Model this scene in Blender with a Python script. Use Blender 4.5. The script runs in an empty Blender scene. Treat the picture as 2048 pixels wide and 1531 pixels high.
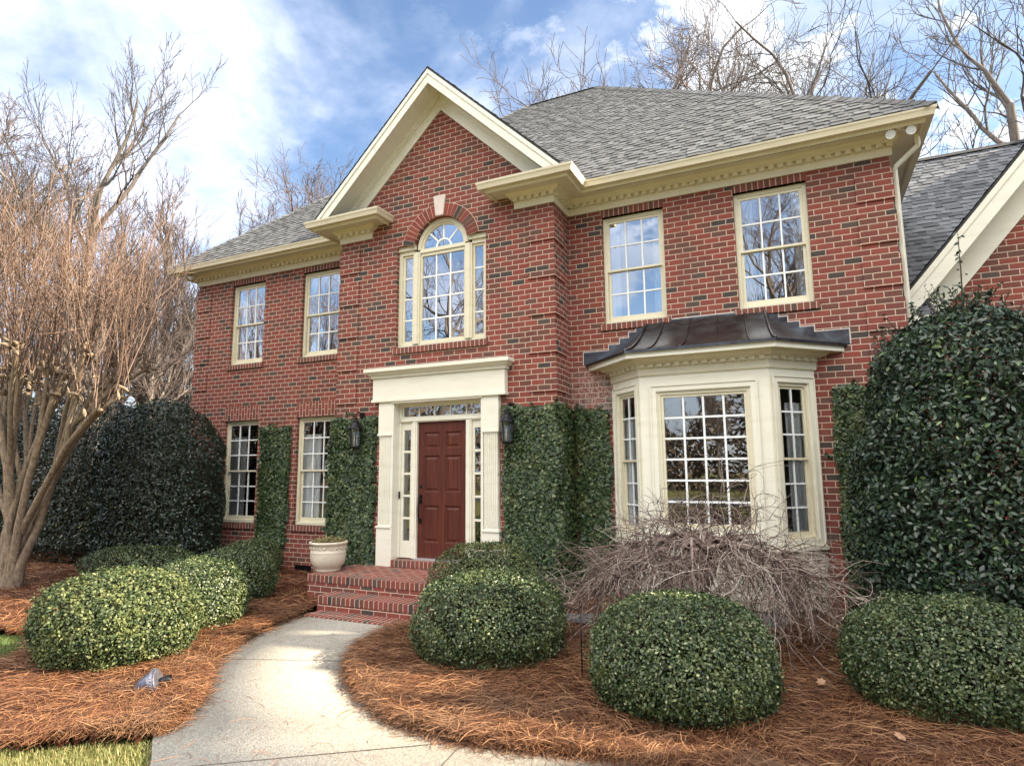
import bpy, math, random
import numpy as np
from mathutils import Matrix, Vector

# ------------------------------------------------------------------ camera, sky, sun, exposure
SC = bpy.context.scene
COL = SC.collection
CAM_LOC = (5.144, -8.8, 1.86)
YAW, PITCH, ROLL = math.radians(25.1634), math.radians(8.1155), math.radians(-0.4079)
cam_d = bpy.data.cameras.new('camera'); cam = bpy.data.objects.new('camera', cam_d); COL.objects.link(cam)
cam_d.sensor_width = 36.0; cam_d.lens = 36.0 * 1229.43 / 2048.0
cam_d.clip_start = 0.05; cam_d.clip_end = 3000
_r = Vector((math.cos(YAW), math.sin(YAW), 0)); _f = Vector((-math.sin(YAW), math.cos(YAW), 0)); _u = Vector((0, 0, 1))
_fw = _f * math.cos(PITCH) + _u * math.sin(PITCH); _up = _u * math.cos(PITCH) - _f * math.sin(PITCH)
_R = _r * math.cos(ROLL) + _up * math.sin(ROLL); _U = _up * math.cos(ROLL) - _r * math.sin(ROLL)
cam.matrix_world = Matrix(((_R.x, _U.x, -_fw.x, CAM_LOC[0]), (_R.y, _U.y, -_fw.y, CAM_LOC[1]), (_R.z, _U.z, -_fw.z, CAM_LOC[2]), (0, 0, 0, 1)))
SC.camera = cam
SUN_ELEV, SUN_AZ = 31.0, 17.0          # degrees; azimuth counted from +X towards +Y (behind the facade)
SUN_STRENGTH, SKY_STRENGTH, EXPOSURE = 5.0, 0.085, 1.78
CLOUD_FRONT, CLOUD_FILL = 0.53, 2.2      # radiance of the clouds ahead, and of the fill bank added behind the camera
SC.view_settings.view_transform = 'Standard'; SC.view_settings.look = 'None'
SC.view_settings.exposure = EXPOSURE; SC.view_settings.gamma = 1.0
SC.render.engine = 'CYCLES'
SC.cycles.max_bounces = 8; SC.cycles.transparent_max_bounces = 12
SC.cycles.sample_clamp_indirect = 6.0
try: SC.cycles.use_denoising = True
except Exception: pass
_e, _a = math.radians(SUN_ELEV), math.radians(SUN_AZ)
SUN_DIR = Vector((math.cos(_e) * math.cos(_a), math.cos(_e) * math.sin(_a), math.sin(_e)))
sun_d = bpy.data.lights.new('sun', 'SUN'); sun_d.energy = SUN_STRENGTH; sun_d.angle = math.radians(0.5); sun_d.color = (1.0, 0.86, 0.66)
sun = bpy.data.objects.new('sun', sun_d); COL.objects.link(sun)
sun.rotation_euler = SUN_DIR.to_track_quat('Z', 'Y').to_euler(); sun.location = (30, 10, 30)


class NT:
    """small helper round a node tree"""
    def __init__(s, nt): s.nt = nt
    def n(s, t, **kw):
        nd = s.nt.nodes.new(t)
        for k, v in kw.items(): setattr(nd, k, v)
        return nd
    def set(s, sock, v):
        if isinstance(v, bpy.types.NodeSocket): s.nt.links.new(v, sock)
        elif v is not None: sock.default_value = v
    def math(s, op, a, b=None, c=None, clamp=False):
        nd = s.n('ShaderNodeMath', operation=op, use_clamp=clamp)
        s.set(nd.inputs[0], a)
        if b is not None: s.set(nd.inputs[1], b)
        if c is not None: s.set(nd.inputs[2], c)
        return nd.outputs[0]
    def mix(s, f, a, b, blend='MIX'):
        nd = s.n('ShaderNodeMix', data_type='RGBA', blend_type=blend)
        s.set(nd.inputs[0], f); s.set(nd.inputs[6], a); s.set(nd.inputs[7], b)
        return nd.outputs[2]
    def ramp(s, f, stops, interp='LINEAR'):
        nd = s.n('ShaderNodeValToRGB'); cr = nd.color_ramp; cr.interpolation = interp
        while len(cr.elements) < len(stops): cr.elements.new(0.5)
        for e, (p, c) in zip(cr.elements, stops):
            e.position = p; e.color = (c[0], c[1], c[2], 1) if not isinstance(c, (int, float)) else (c, c, c, 1)
        s.set(nd.inputs[0], f)
        return nd.outputs[0]
    def sstep(s, x, a, b):
        nd = s.n('ShaderNodeMapRange', interpolation_type='SMOOTHSTEP')
        s.set(nd.inputs[0], x); nd.inputs[1].default_value = a; nd.inputs[2].default_value = b
        nd.inputs[3].default_value = 0; nd.inputs[4].default_value = 1
        return nd.outputs[0]
    def noise(s, vec, scale, detail=3, rough=0.55, dist=0.0, dim='3D'):
        nd = s.n('ShaderNodeTexNoise', noise_dimensions=dim)
        if vec is not None: s.set(nd.inputs['Vector'], vec)
        nd.inputs['Scale'].default_value = scale; nd.inputs['Detail'].default_value = detail
        nd.inputs['Roughness'].default_value = rough; nd.inputs['Distortion'].default_value = dist
        return nd.outputs[0]
    def comb(s, x, y, z):
        nd = s.n('ShaderNodeCombineXYZ')
        for i, v in enumerate((x, y, z)): s.set(nd.inputs[i], v)
        return nd.outputs[0]
    def sep(s, v):
        nd = s.n('ShaderNodeSeparateXYZ'); s.set(nd.inputs[0], v)
        return nd.outputs
    def vmul(s, v, k):
        nd = s.n('ShaderNodeVectorMath', operation='MULTIPLY'); s.set(nd.inputs[0], v); nd.inputs[1].default_value = k
        return nd.outputs[0]


def build_world():
    w = bpy.data.worlds.new('World'); SC.world = w; w.use_nodes = True
    t = NT(w.node_tree); w.node_tree.nodes.clear()
    out = t.n('ShaderNodeOutputWorld'); bg = t.n('ShaderNodeBackground')
    sky = t.n('ShaderNodeTexSky', sky_type='NISHITA'); sky.sun_disc = False
    sky.sun_elevation = _e; sky.sun_rotation = math.radians(90) - _a
    sky.air_density = 1.0; sky.dust_density = 0.6; sky.ozone_density = 2.2
    d = t.n('ShaderNodeTexCoord').outputs['Generated']
    x, y, z = t.sep(d)
    zz = t.math('ADD', t.math('MAXIMUM', z, 0.0), 0.18)
    p = t.comb(t.math('DIVIDE', x, zz), t.math('DIVIDE', y, zz), 0.0)
    n1 = t.noise(t.vmul(p, (1, 1, 1)), 1.15, 6, 0.55, 0.6)       # soft banks
    n2 = t.noise(t.vmul(p, (1.0, 1.0, 1)), 3.1, 7, 0.6, 0.2)
    n3 = t.noise(t.vmul(d, (1.0, 1.0, 1.6)), 5.2, 8, 0.62, 0.15)      # puffy cumulus
    soft = t.sstep(t.math('ADD', t.math('MULTIPLY', n1, 0.75), t.math('MULTIPLY', n2, 0.25)), 0.44, 0.62)
    puff = t.sstep(n3, 0.50, 0.60)
    side = t.sstep(x, -0.55, 0.05)                                  # softer layers to the left, cumulus to the right
    mask = t.math('MAXIMUM', t.math('MULTIPLY', soft, t.math('SUBTRACT', 1.0, t.math('MULTIPLY', side, 0.45))), t.math('MULTIPLY', puff, side), clamp=True)
    low = t.sstep(z, 0.30, 0.02)                                    # hazy near the horizon
    mask = t.math('MAXIMUM', mask, t.math('MULTIPLY', low, 0.75))
    back = t.sstep(y, 0.15, -0.5)                                   # unseen bright bank added behind the camera to fill the shaded facade
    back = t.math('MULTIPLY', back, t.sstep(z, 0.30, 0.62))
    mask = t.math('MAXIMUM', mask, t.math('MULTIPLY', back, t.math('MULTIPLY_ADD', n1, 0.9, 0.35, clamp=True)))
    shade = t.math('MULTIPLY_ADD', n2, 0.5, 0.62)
    bright = t.math('MULTIPLY', shade, t.math('MULTIPLY_ADD', back, CLOUD_FILL - CLOUD_FRONT, CLOUD_FRONT))
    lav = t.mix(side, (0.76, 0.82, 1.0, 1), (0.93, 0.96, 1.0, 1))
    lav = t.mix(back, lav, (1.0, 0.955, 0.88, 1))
    cc = t.n('ShaderNodeVectorMath', operation='SCALE'); t.set(cc.inputs[0], lav); t.set(cc.inputs[3], bright)
    skyc = t.n('ShaderNodeVectorMath', operation='SCALE'); t.set(skyc.inputs[0], sky.outputs[0]); skyc.inputs[3].default_value = SKY_STRENGTH
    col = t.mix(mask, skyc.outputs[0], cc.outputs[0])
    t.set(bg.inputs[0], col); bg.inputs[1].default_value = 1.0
    w.node_tree.links.new(bg.outputs[0], out.inputs[0])
build_world()

# ------------------------------------------------------------------ mesh and object helpers
def tag(o, label=None, cat=None, group=None, kind=None):
    if label: o['label'] = label
    if cat: o['category'] = cat
    if group: o['group'] = group
    if kind: o['kind'] = kind
    return o

def empty(name, loc, label=None, cat=None, group=None):
    o = bpy.data.objects.new(name, None); COL.objects.link(o); o.location = loc
    o.empty_display_size = 0.2
    return tag(o, label, cat, group)

LOCAL = set()                              # things whose parts are written in the thing's own coordinates

def link(name, me, mat, parent=None, smooth=False):
    o = bpy.data.objects.new(name, me); COL.objects.link(o)
    if mat is not None and not me.materials: me.materials.append(mat)
    if smooth: me.polygons.foreach_set('use_smooth', [True] * len(me.polygons))
    if parent is not None:
        o.parent = parent
        p = parent; off = Vector((0, 0, 0))
        while p is not None: off += Vector(p.location); p = p.parent
        o.matrix_parent_inverse = Matrix.Translation(-off) if parent.type == 'EMPTY' and parent.name not in LOCAL else Matrix.Identity(4)
    return o

def mesh_np(name, V, F, mat, parent=None, smooth=False, loc=None):
    V = np.asarray(V, np.float32); F = np.asarray(F, np.int32)
    me = bpy.data.meshes.new(name)
    me.vertices.add(len(V)); me.vertices.foreach_set('co', V.ravel())
    k = F.shape[1]
    me.loops.add(F.size); me.loops.foreach_set('vertex_index', F.ravel())
    me.polygons.add(len(F)); me.polygons.foreach_set('loop_start', np.arange(0, F.size, k, dtype=np.int32))
    if smooth: me.polygons.foreach_set('use_smooth', np.ones(len(F), bool))
    me.update(calc_edges=True)
    return link(name, me, mat, parent)

class MB:
    def __init__(s): s.v = []; s.f = []
    def add(s, vs, fs):
        b = len(s.v); s.v.extend([tuple(map(float, p)) for p in vs]); s.f.extend([tuple(b + i for i in f) for f in fs])
    def quad(s, a, b, c, d): s.add([a, b, c, d], [(0, 1, 2, 3)])
    def box(s, x0, x1, y0, y1, z0, z1):
        vs = [(x0, y0, z0), (x1, y0, z0), (x1, y1, z0), (x0, y1, z0), (x0, y0, z1), (x1, y0, z1), (x1, y1, z1), (x0, y1, z1)]
        s.add(vs, [(0, 3, 2, 1), (4, 5, 6, 7), (0, 1, 5, 4), (1, 2, 6, 5), (2, 3, 7, 6), (3, 0, 4, 7)])
    def obox(s, M, sx, sy, sz, taper=1.0):
        vs = []
        for z in (-sz / 2, sz / 2):
            k = 1.0 if z < 0 else taper
            for x, y in ((-1, -1), (1, -1), (1, 1), (-1, 1)): vs.append(tuple(M @ Vector((x * sx / 2 * k, y * sy / 2 * k, z))))
        s.add(vs, [(0, 3, 2, 1), (4, 5, 6, 7), (0, 1, 5, 4), (1, 2, 6, 5), (2, 3, 7, 6), (3, 0, 4, 7)])
    def prism(s, pts, vec):
        n = len(pts); v = Vector(vec)
        a = [Vector(p) for p in pts]; b = [p + v for p in a]
        s.add(a + b, [tuple(range(n))[::-1], tuple(range(n, 2 * n))] + [(i, (i + 1) % n, n + (i + 1) % n, n + i) for i in range(n)])
    def lathe(s, prof, c, seg=24, M=None):
        M = M or Matrix.Translation(c); vs = []; fs = []; n = len(prof)
        for i in range(seg):
            a = 2 * math.pi * i / seg
            for r, z in prof: vs.append(tuple(M @ Vector((r * math.cos(a), r * math.sin(a), z))))
        for i in range(seg):
            j = (i + 1) % seg
            for k in range(n - 1): fs.append((i * n + k, j * n + k, j * n + k + 1, i * n + k + 1))
        s.add(vs, fs)
    def tube(s, pts, rad, sides=8, cap=True):
        V, F = tube_np(np.array(pts, float), np.array(rad, float) if hasattr(rad, '__len__') else np.full(len(pts), float(rad)), sides)
        s.add(V.tolist(), F.tolist())
        if cap:
            n = len(V); b = len(s.v) - n
            s.f.append(tuple(b + i for i in range(sides))[::-1]); s.f.append(tuple(b + n - sides + i for i in range(sides)))
    def sweep(s, prof, path, cap=True):
        """closed profile (out, z) carried along a polyline in plan; 'out' lies to the right of travel"""
        P = [Vector((p[0], p[1])) for p in path]; n = len(P); k = len(prof); rows = []
        for i in range(n):
            d0 = (P[i] - P[i - 1]).normalized() if i > 0 else None
            d1 = (P[i + 1] - P[i]).normalized() if i < n - 1 else None
            if d0 is None: d0 = d1
            if d1 is None: d1 = d0
            n0 = Vector((d0.y, -d0.x)); n1 = Vector((d1.y, -d1.x))
            m = n0 + n1; m = m / max(m.dot(n0), 1e-6) if m.length > 1e-6 else n0
            rows.append([(P[i].x + m.x * o, P[i].y + m.y * o, z) for o, z in prof])
        fs = []
        for i in range(n - 1):
            for j in range(k): fs.append((i * k + j, i * k + (j + 1) % k, (i + 1) * k + (j + 1) % k, (i + 1) * k + j))
        if cap: fs.append(tuple(range(k))); fs.append(tuple(range((n - 1) * k, n * k))[::-1])
        s.add([p for r in rows for p in r], fs)
    def build(s, name, mat, parent=None, smooth=False, bevel=0.0):
        me = bpy.data.meshes.new(name); me.from_pydata(s.v, [], s.f); me.update()
        o = link(name, me, mat, parent, smooth)
        if bevel:
            m = o.modifiers.new('edge', 'BEVEL'); m.width = bevel; m.segments = 2; m.limit_method = 'ANGLE'; m.angle_limit = math.radians(40)
        return o

def tube_np(P, R, sides):
    n = len(P)
    T = np.empty_like(P); T[1:-1] = P[2:] - P[:-2] if n > 2 else 0; T[0] = P[1] - P[0]; T[-1] = P[-1] - P[-2]
    T /= np.linalg.norm(T, axis=1, keepdims=True) + 1e-9
    ref = np.array([0.31, 0.2, 1.0]) if abs(T[0, 2]) < 0.8 else np.array([1.0, 0.23, 0.1])
    A = np.cross(T, ref); A /= np.linalg.norm(A, axis=1, keepdims=True) + 1e-9
    B = np.cross(T, A)
    an = np.arange(sides) * 2 * math.pi / sides
    V = P[:, None, :] + R[:, None, None] * (np.cos(an)[None, :, None] * A[:, None, :] + np.sin(an)[None, :, None] * B[:, None, :])
    i = np.arange(n - 1)[:, None] * sides; j = np.arange(sides)[None, :]; j2 = (j + 1) % sides
    F = np.stack([i + j, i + j2, i + sides + j2, i + sides + j], -1).reshape(-1, 4)
    return V.reshape(-1, 3), F

def tubes_mesh(name, tubes, mat, parent, sides=4):
    Vs, Fs, b = [], [], 0
    for P, R in tubes:
        V, F = tube_np(np.asarray(P, float), np.asarray(R, float), sides)
        Vs.append(V); Fs.append(F + b); b += len(V)
    return mesh_np(name, np.concatenate(Vs), np.concatenate(Fs), mat, parent, smooth=True)

# ------------------------------------------------------------------ materials
def mat_new(name):
    m = bpy.data.materials.new(name); m.use_nodes = True
    t = NT(m.node_tree); b = m.node_tree.nodes['Principled BSDF']
    return m, t, b

def simple(name, col, rough=0.6, metal=0.0, var=0.0, scale=6.0, bump=0.0, bscale=80.0, spec=None):
    m, t, b = mat_new(name)
    pos = t.n('ShaderNodeNewGeometry').outputs['Position']
    c = (*col, 1)
    if var:
        n = t.noise(pos, scale, 5, 0.6)
        lo = tuple(v * (1 - var) for v in col); hi = tuple(min(1, v * (1 + var)) for v in col)
        t.set(b.inputs['Base Color'], t.ramp(n, [(0.3, lo), (0.7, hi)]))
    else: b.inputs['Base Color'].default_value = c
    b.inputs['Roughness'].default_value = rough; b.inputs['Metallic'].default_value = metal
    if spec is not None: b.inputs['Specular IOR Level'].default_value = spec
    if bump:
        bp = t.n('ShaderNodeBump'); bp.inputs['Strength'].default_value = bump; bp.inputs['Distance'].default_value = 0.01
        t.set(bp.inputs['Height'], t.noise(pos, bscale, 4, 0.6)); t.set(b.inputs['Normal'], bp.outputs[0])
    return m

BRICK_STOPS = [(0.0, (0.250, 0.064, 0.047)), (0.22, (0.222, 0.056, 0.044)), (0.44, (0.180, 0.054, 0.042)), (0.63, (0.148, 0.058, 0.044)),
               (0.77, (0.208, 0.066, 0.048)), (0.87, (0.130, 0.064, 0.050)), (0.938, (0.056, 0.050, 0.046)), (0.978, (0.085, 0.067, 0.057))]
MORTAR = (0.58, 0.43, 0.33)

def brick_mat(name, mode='wall', L=0.2032, H=0.0813, joint=0.0120, shift=0.5, uoff=0.0, voff=0.0, seed=0.0, dull=0.0):
    m, t, b = mat_new(name)
    g = t.n('ShaderNodeNewGeometry'); pos = g.outputs['Position']
    px, py, pz = t.sep(pos); nx, ny, nz = t.sep(g.outputs['True Normal'])
    isx = t.math('GREATER_THAN', t.math('ABSOLUTE', nx), t.math('ABSOLUTE', ny))
    hu = t.math('ADD', t.math('MULTIPLY', isx, py), t.math('MULTIPLY', t.math('SUBTRACT', 1.0, isx), px))
    if mode == 'wall': u, v = hu, pz
    elif mode == 'soldier': u, v = pz, hu
    elif mode == 'tread': u, v = py, px
    elif mode == 'flat': u, v = px, py
    wob = t.noise(pos, 26.0, 3, 0.6)
    wob2 = t.noise(pos, 9.0, 2, 0.5)
    u = t.math('ADD', t.math('ADD', u, uoff), t.math('MULTIPLY', t.math('SUBTRACT', wob2, 0.5), 0.008))
    v = t.math('ADD', t.math('ADD', v, voff), t.math('MULTIPLY', t.math('SUBTRACT', wob, 0.5), 0.0035))
    vr = t.math('DIVIDE', v, H); row = t.math('FLOOR', vr); fr = t.math('MULTIPLY', t.math('FRACT', vr), H)
    par = t.math('MULTIPLY', t.math('FRACT', t.math('MULTIPLY', row, 0.5)), 2.0)
    ur = t.math('ADD', t.math('DIVIDE', u, L), t.math('MULTIPLY', par, shift)); colm = t.math('FLOOR', ur); fc = t.math('MULTIPLY', t.math('FRACT', ur), L)
    dist = t.math('MINIMUM', t.math('MINIMUM', fr, t.math('SUBTRACT', H, fr)), t.math('MINIMUM', fc, t.math('SUBTRACT', L, fc)))
    face = t.sstep(dist, joint * 0.5 - 0.0022, joint * 0.5 + 0.0022)
    wn = t.n('ShaderNodeTexWhiteNoise', noise_dimensions='3D')
    t.set(wn.inputs['Vector'], t.comb(colm, row, seed))
    bc = t.ramp(wn.outputs['Value'], BRICK_STOPS, 'CONSTANT')
    mott = t.noise(pos, 55.0, 4, 0.65)
    bc = t.mix(t.math('MULTIPLY', t.sstep(mott, 0.45, 0.75), 0.45), bc, (0.07, 0.035, 0.03, 1))
    big = t.noise(pos, 0.9, 3, 0.5)
    bc = t.mix(t.math('MULTIPLY_ADD', t.sstep(big, 0.35, 0.75), 0.18, dull), bc, (0.15, 0.075, 0.06, 1))
    mc = t.mix(t.noise(pos, 14.0, 3, 0.6), (MORTAR[0] * 0.72, MORTAR[1] * 0.72, MORTAR[2] * 0.72, 1), (MORTAR[0] * 1.15, MORTAR[1] * 1.15, MORTAR[2] * 1.15, 1))
    fin = t.mix(face, mc, bc)
    if mode == 'wall':
        dd = t.n('ShaderNodeVectorMath', operation='DISTANCE'); t.set(dd.inputs[0], pos); dd.inputs[1].default_value = (2.45, 0.0, 3.02)
        ef = t.math('MULTIPLY', t.sstep(dd.outputs['Value'], 0.62, 0.12), t.sstep(t.noise(pos, 22.0, 5, 0.7), 0.40, 0.62))
        fin = t.mix(t.math('MULTIPLY', ef, 0.6), fin, (0.55, 0.47, 0.43, 1))
        st = t.math('MULTIPLY', t.sstep(t.noise(t.vmul(pos, (2.2, 2.2, 0.35)), 1.0, 4, 0.6), 0.52, 0.78), 0.30)
        fin = t.mix(st, fin, (0.10, 0.055, 0.045, 1))
    t.set(b.inputs['Base Color'], fin); b.inputs['Roughness'].default_value = 0.88
    b.inputs['Specular IOR Level'].default_value = 0.25
    bp = t.n('ShaderNodeBump'); bp.inputs['Strength'].default_value = 0.9; bp.inputs['Distance'].default_value = 0.008
    t.set(bp.inputs['Height'], t.math('ADD', face, t.math('MULTIPLY', mott, 0.35))); t.set(b.inputs['Normal'], bp.outputs[0])
    return m

def island_mat(name, stops, rough=0.8, noise_amt=0.0, nscale=30.0, nlo=0.6, spec=0.5, interp='LINEAR', tips=None, coat=0.0, transl=0.0):
    m, t, b = mat_new(name)
    g = t.n('ShaderNodeNewGeometry'); pos = g.outputs['Position']
    c = t.ramp(g.outputs['Random Per Island'], stops, interp)
    if tips:                                                        # paler young growth in patches
        f = t.math('MULTIPLY', t.sstep(t.noise(pos, tips[1], 2, 0.5), tips[2], tips[2] + 0.18), tips[3])
        c = t.mix(f, c, (*tips[0], 1))
    if noise_amt:
        n = t.ramp(t.noise(pos, nscale, 5, 0.65), [(0.3, nlo), (0.7, 1.0 + (1 - nlo) * 0.5)])
        c = t.mix(noise_amt, c, n, 'MULTIPLY')
    t.set(b.inputs['Base Color'], c); b.inputs['Roughness'].default_value = rough; b.inputs['Specular IOR Level'].default_value = spec
    if transl:
        tr = t.n('ShaderNodeBsdfTranslucent'); t.set(tr.inputs[0], c)
        mx = t.n('ShaderNodeMixShader'); mx.inputs[0].default_value = transl
        o = m.node_tree.nodes['Material Output']
        m.node_tree.links.new(b.outputs[0], mx.inputs[1]); m.node_tree.links.new(tr.outputs[0], mx.inputs[2]); m.node_tree.links.new(mx.outputs[0], o.inputs[0])
    return m

def glass_mat(name, refl=0.3, tint=(0.8, 0.84, 0.86), wavy=0.0):
    m = bpy.data.materials.new(name); m.use_nodes = True; t = NT(m.node_tree); m.node_tree.nodes.clear()
    out = t.n('ShaderNodeOutputMaterial'); tr = t.n('ShaderNodeBsdfTransparent'); tr.inputs[0].default_value = (*tint, 1)
    gl = t.n('ShaderNodeBsdfGlossy'); gl.inputs['Roughness'].default_value = 0.0; gl.inputs[0].default_value = (0.95, 0.97, 1.0, 1)
    lw = t.n('ShaderNodeLayerWeight'); lw.inputs[0].default_value = 0.35
    mx = t.n('ShaderNodeMixShader'); t.set(mx.inputs[0], t.math('MULTIPLY_ADD', lw.outputs['Fresnel'], 0.9, refl, clamp=True))
    if wavy:
        pos = t.n('ShaderNodeNewGeometry').outputs['Position']
        bp = t.n('ShaderNodeBump'); bp.inputs['Strength'].default_value = wavy; bp.inputs['Distance'].default_value = 0.02
        t.set(bp.inputs['Height'], t.noise(pos, 2.2, 2, 0.5)); t.set(gl.inputs['Normal'], bp.outputs[0])
    m.node_tree.links.new(tr.outputs[0], mx.inputs[1]); m.node_tree.links.new(gl.outputs[0], mx.inputs[2]); m.node_tree.links.new(mx.outputs[0], out.inputs[0])
    return m

def paint_mat(name, col, rough=0.45, dirt=0.12):
    m, t, b = mat_new(name)
    pos = t.n('ShaderNodeNewGeometry').outputs['Position']
    n = t.noise(t.vmul(pos, (1.5, 1.5, 7.0)), 1.6, 6, 0.65)
    c = t.mix(t.math('MULTIPLY', t.sstep(n, 0.42, 0.8), dirt * 3), (*col, 1), (col[0] * 0.72, col[1] * 0.68, col[2] * 0.58, 1))
    t.set(b.inputs['Base Color'], c); b.inputs['Roughness'].default_value = rough
    bp = t.n('ShaderNodeBump'); bp.inputs['Strength'].default_value = 0.12; bp.inputs['Distance'].default_value = 0.003
    t.set(bp.inputs['Height'], t.noise(t.vmul(pos, (1, 1, 4)), 60.0, 3, 0.6)); t.set(b.inputs['Normal'], bp.outputs[0])
    return m

def door_mat():
    m, t, b = mat_new('mahogany')
    pos = t.n('ShaderNodeNewGeometry').outputs['Position']
    n = t.noise(t.vmul(pos, (60, 60, 1.5)), 1.0, 5, 0.65, 0.4)
    n2 = t.noise(t.vmul(pos, (14, 14, 0.5)), 1.0, 3, 0.5)
    c = t.mix(t.sstep(n, 0.3, 0.75), (0.050, 0.011, 0.007, 1), (0.122, 0.029, 0.016, 1))
    c = t.mix(t.math('MULTIPLY', t.sstep(n2, 0.45, 0.7), 0.35), c, (0.16, 0.038, 0.020, 1))
    t.set(b.inputs['Base Color'], c); b.inputs['Roughness'].default_value = 0.5; b.inputs['Specular IOR Level'].default_value = 0.3
    return m

def bark_mat(name, lo, hi, scale=(7, 7, 1.2), amt=1.0, coord='Generated', rough=0.9):
    m, t, b = mat_new(name)
    pos = t.n('ShaderNodeTexCoord').outputs['Object']
    n = t.noise(t.vmul(pos, scale), 2.4, 6, 0.65, 0.5)
    c = t.ramp(n, [(0.28, lo), (0.5, tuple((a + b_) / 2 for a, b_ in zip(lo, hi))), (0.72, hi)])
    t.set(b.inputs['Base Color'], c); b.inputs['Roughness'].default_value = rough; b.inputs['Specular IOR Level'].default_value = 0.2
    return m

def concrete_mat():
    m, t, b = mat_new('exposed_aggregate')
    pos = t.n('ShaderNodeNewGeometry').outputs['Position']
    v = t.n('ShaderNodeTexVoronoi'); v.inputs['Scale'].default_value = 75.0; t.set(v.inputs['Vector'], pos)
    peb = t.ramp(t.sep(v.outputs['Color'])[0], [(0.0, (0.14, 0.13, 0.115)), (0.22, (0.24, 0.222, 0.19)), (0.6, (0.35, 0.328, 0.28)), (1.0, (0.52, 0.485, 0.41))])
    n = t.noise(pos, 1.4, 5, 0.6); st = t.noise(pos, 0.45, 4, 0.6)
    c = t.mix(t.sstep(v.outputs['Distance'], 0.28, 0.62), peb, (0.335, 0.305, 0.25, 1))
    sp = t.noise(pos, 130.0, 3, 0.7)
    c = t.mix(t.math('MULTIPLY', t.sstep(sp, 0.56, 0.70), 0.75), c, (0.13, 0.12, 0.11, 1))
    c = t.mix(t.math('MULTIPLY', t.sstep(n, 0.5, 0.8), 0.25), c, (0.30, 0.27, 0.22, 1))
    c = t.mix(t.math('MULTIPLY', t.sstep(st, 0.5, 0.75), 0.22), c, (0.24, 0.22, 0.185, 1))
    t.set(b.inputs['Base Color'], c); b.inputs['Roughness'].default_value = 0.85
    bp = t.n('ShaderNodeBump'); bp.inputs['Strength'].default_value = 0.5; bp.inputs['Distance'].default_value = 0.004
    t.set(bp.inputs['Height'], v.outputs['Distance']); t.set(b.inputs['Normal'], bp.outputs[0])
    return m

def soil_mat(name, a, b_, c_, s=9.0):
    m, t, b = mat_new(name)
    pos = t.n('ShaderNodeNewGeometry').outputs['Position']
    n = t.noise(pos, s, 7, 0.7, 0.8); n2 = t.noise(t.vmul(pos, (60, 14, 30)), 1.0, 5, 0.7, 1.5)
    c = t.ramp(n, [(0.3, a), (0.52, b_), (0.75, c_)])
    c = t.mix(t.math('MULTIPLY', t.sstep(n2, 0.45, 0.65), 0.5), c, (*c_, 1))
    t.set(b.inputs['Base Color'], c); b.inputs['Roughness'].default_value = 0.95; b.inputs['Specular IOR Level'].default_value = 0.1
    bp = t.n('ShaderNodeBump'); bp.inputs['Strength'].default_value = 0.8; bp.inputs['Distance'].default_value = 0.02
    t.set(bp.inputs['Height'], n2); t.set(b.inputs['Normal'], bp.outputs[0])
    return m

def copper_mat():
    m, t, b = mat_new('weathered_copper')
    pos = t.n('ShaderNodeNewGeometry').outputs['Position']
    n = t.noise(t.vmul(pos, (2.2, 3, 3)), 1.6, 6, 0.65, 0.6)
    c = t.ramp(n, [(0.3, (0.055, 0.045, 0.046)), (0.55, (0.10, 0.10, 0.108)), (0.75, (0.15, 0.175, 0.185))])
    t.set(b.inputs['Base Color'], c); b.inputs['Metallic'].default_value = 0.95
    t.set(b.inputs['Roughness'], t.ramp(n, [(0.3, 0.26), (0.7, 0.40)]))
    return m

M = {}
M['brick'] = brick_mat('red_brick')
M['brick_soldier'] = brick_mat('soldier_brick', 'soldier', L=0.205, H=0.0765, shift=0.5, uoff=0.06)
M['brick_header'] = brick_mat('header_brick', 'soldier', L=0.4, H=0.0765, shift=0.0, seed=3.0, uoff=0.1, dull=0.25)
M['brick_tread'] = brick_mat('tread_brick', 'tread', L=0.212, H=0.0765, shift=0.0, seed=5.0, uoff=0.0)
M['brick_paver'] = brick_mat('paver_brick', 'flat', L=0.2032, H=0.1, shift=0.5, seed=6.0)
M['brick_step'] = brick_mat('step_brick', 'wall', seed=9.0, voff=-0.0035)
M['cream'] = paint_mat('cream_paint', (0.69, 0.635, 0.475))
M['cream_light'] = paint_mat('pale_cream_paint', (0.765, 0.735, 0.615))
M['gutter'] = paint_mat('gutter_enamel', (0.68, 0.61, 0.45), 0.35, 0.16)
M['white'] = simple('white_muntin', (0.82, 0.83, 0.82), 0.4)
M['glass'] = glass_mat('window_glass', 0.46, wavy=0.035)
M['glass_dark'] = glass_mat('lower_glass', 0.23, (0.95, 0.96, 0.96), wavy=0.03)
M['glass_clear'] = glass_mat('clear_glass', 0.09, (0.97, 0.98, 0.98), wavy=0.03)
M['lampglass'] = glass_mat('lantern_glass', 0.06, (0.85, 0.86, 0.86))
M['curtain'] = simple('white_curtain', (0.92, 0.94, 0.96), 0.9)
M['room'] = simple('room_plaster', (0.30, 0.27, 0.23), 0.9)
M['shingle'] = island_mat('roof_shingle', [(0.0, (0.115, 0.115, 0.113)), (0.45, (0.148, 0.149, 0.148)), (0.8, (0.175, 0.176, 0.175)), (1.0, (0.21, 0.212, 0.211))], 0.95, 0.5, 160.0, 0.55, spec=0.1)
M['shingle_dark'] = island_mat('wing_shingle', [(0.0, (0.10, 0.104, 0.11)), (0.5, (0.15, 0.155, 0.162)), (1.0, (0.21, 0.215, 0.225))], 0.95, 0.5, 160.0, 0.55, spec=0.1)
M['felt'] = simple('roof_felt', (0.035, 0.035, 0.037), 0.95)
M['copper'] = copper_mat()
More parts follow.
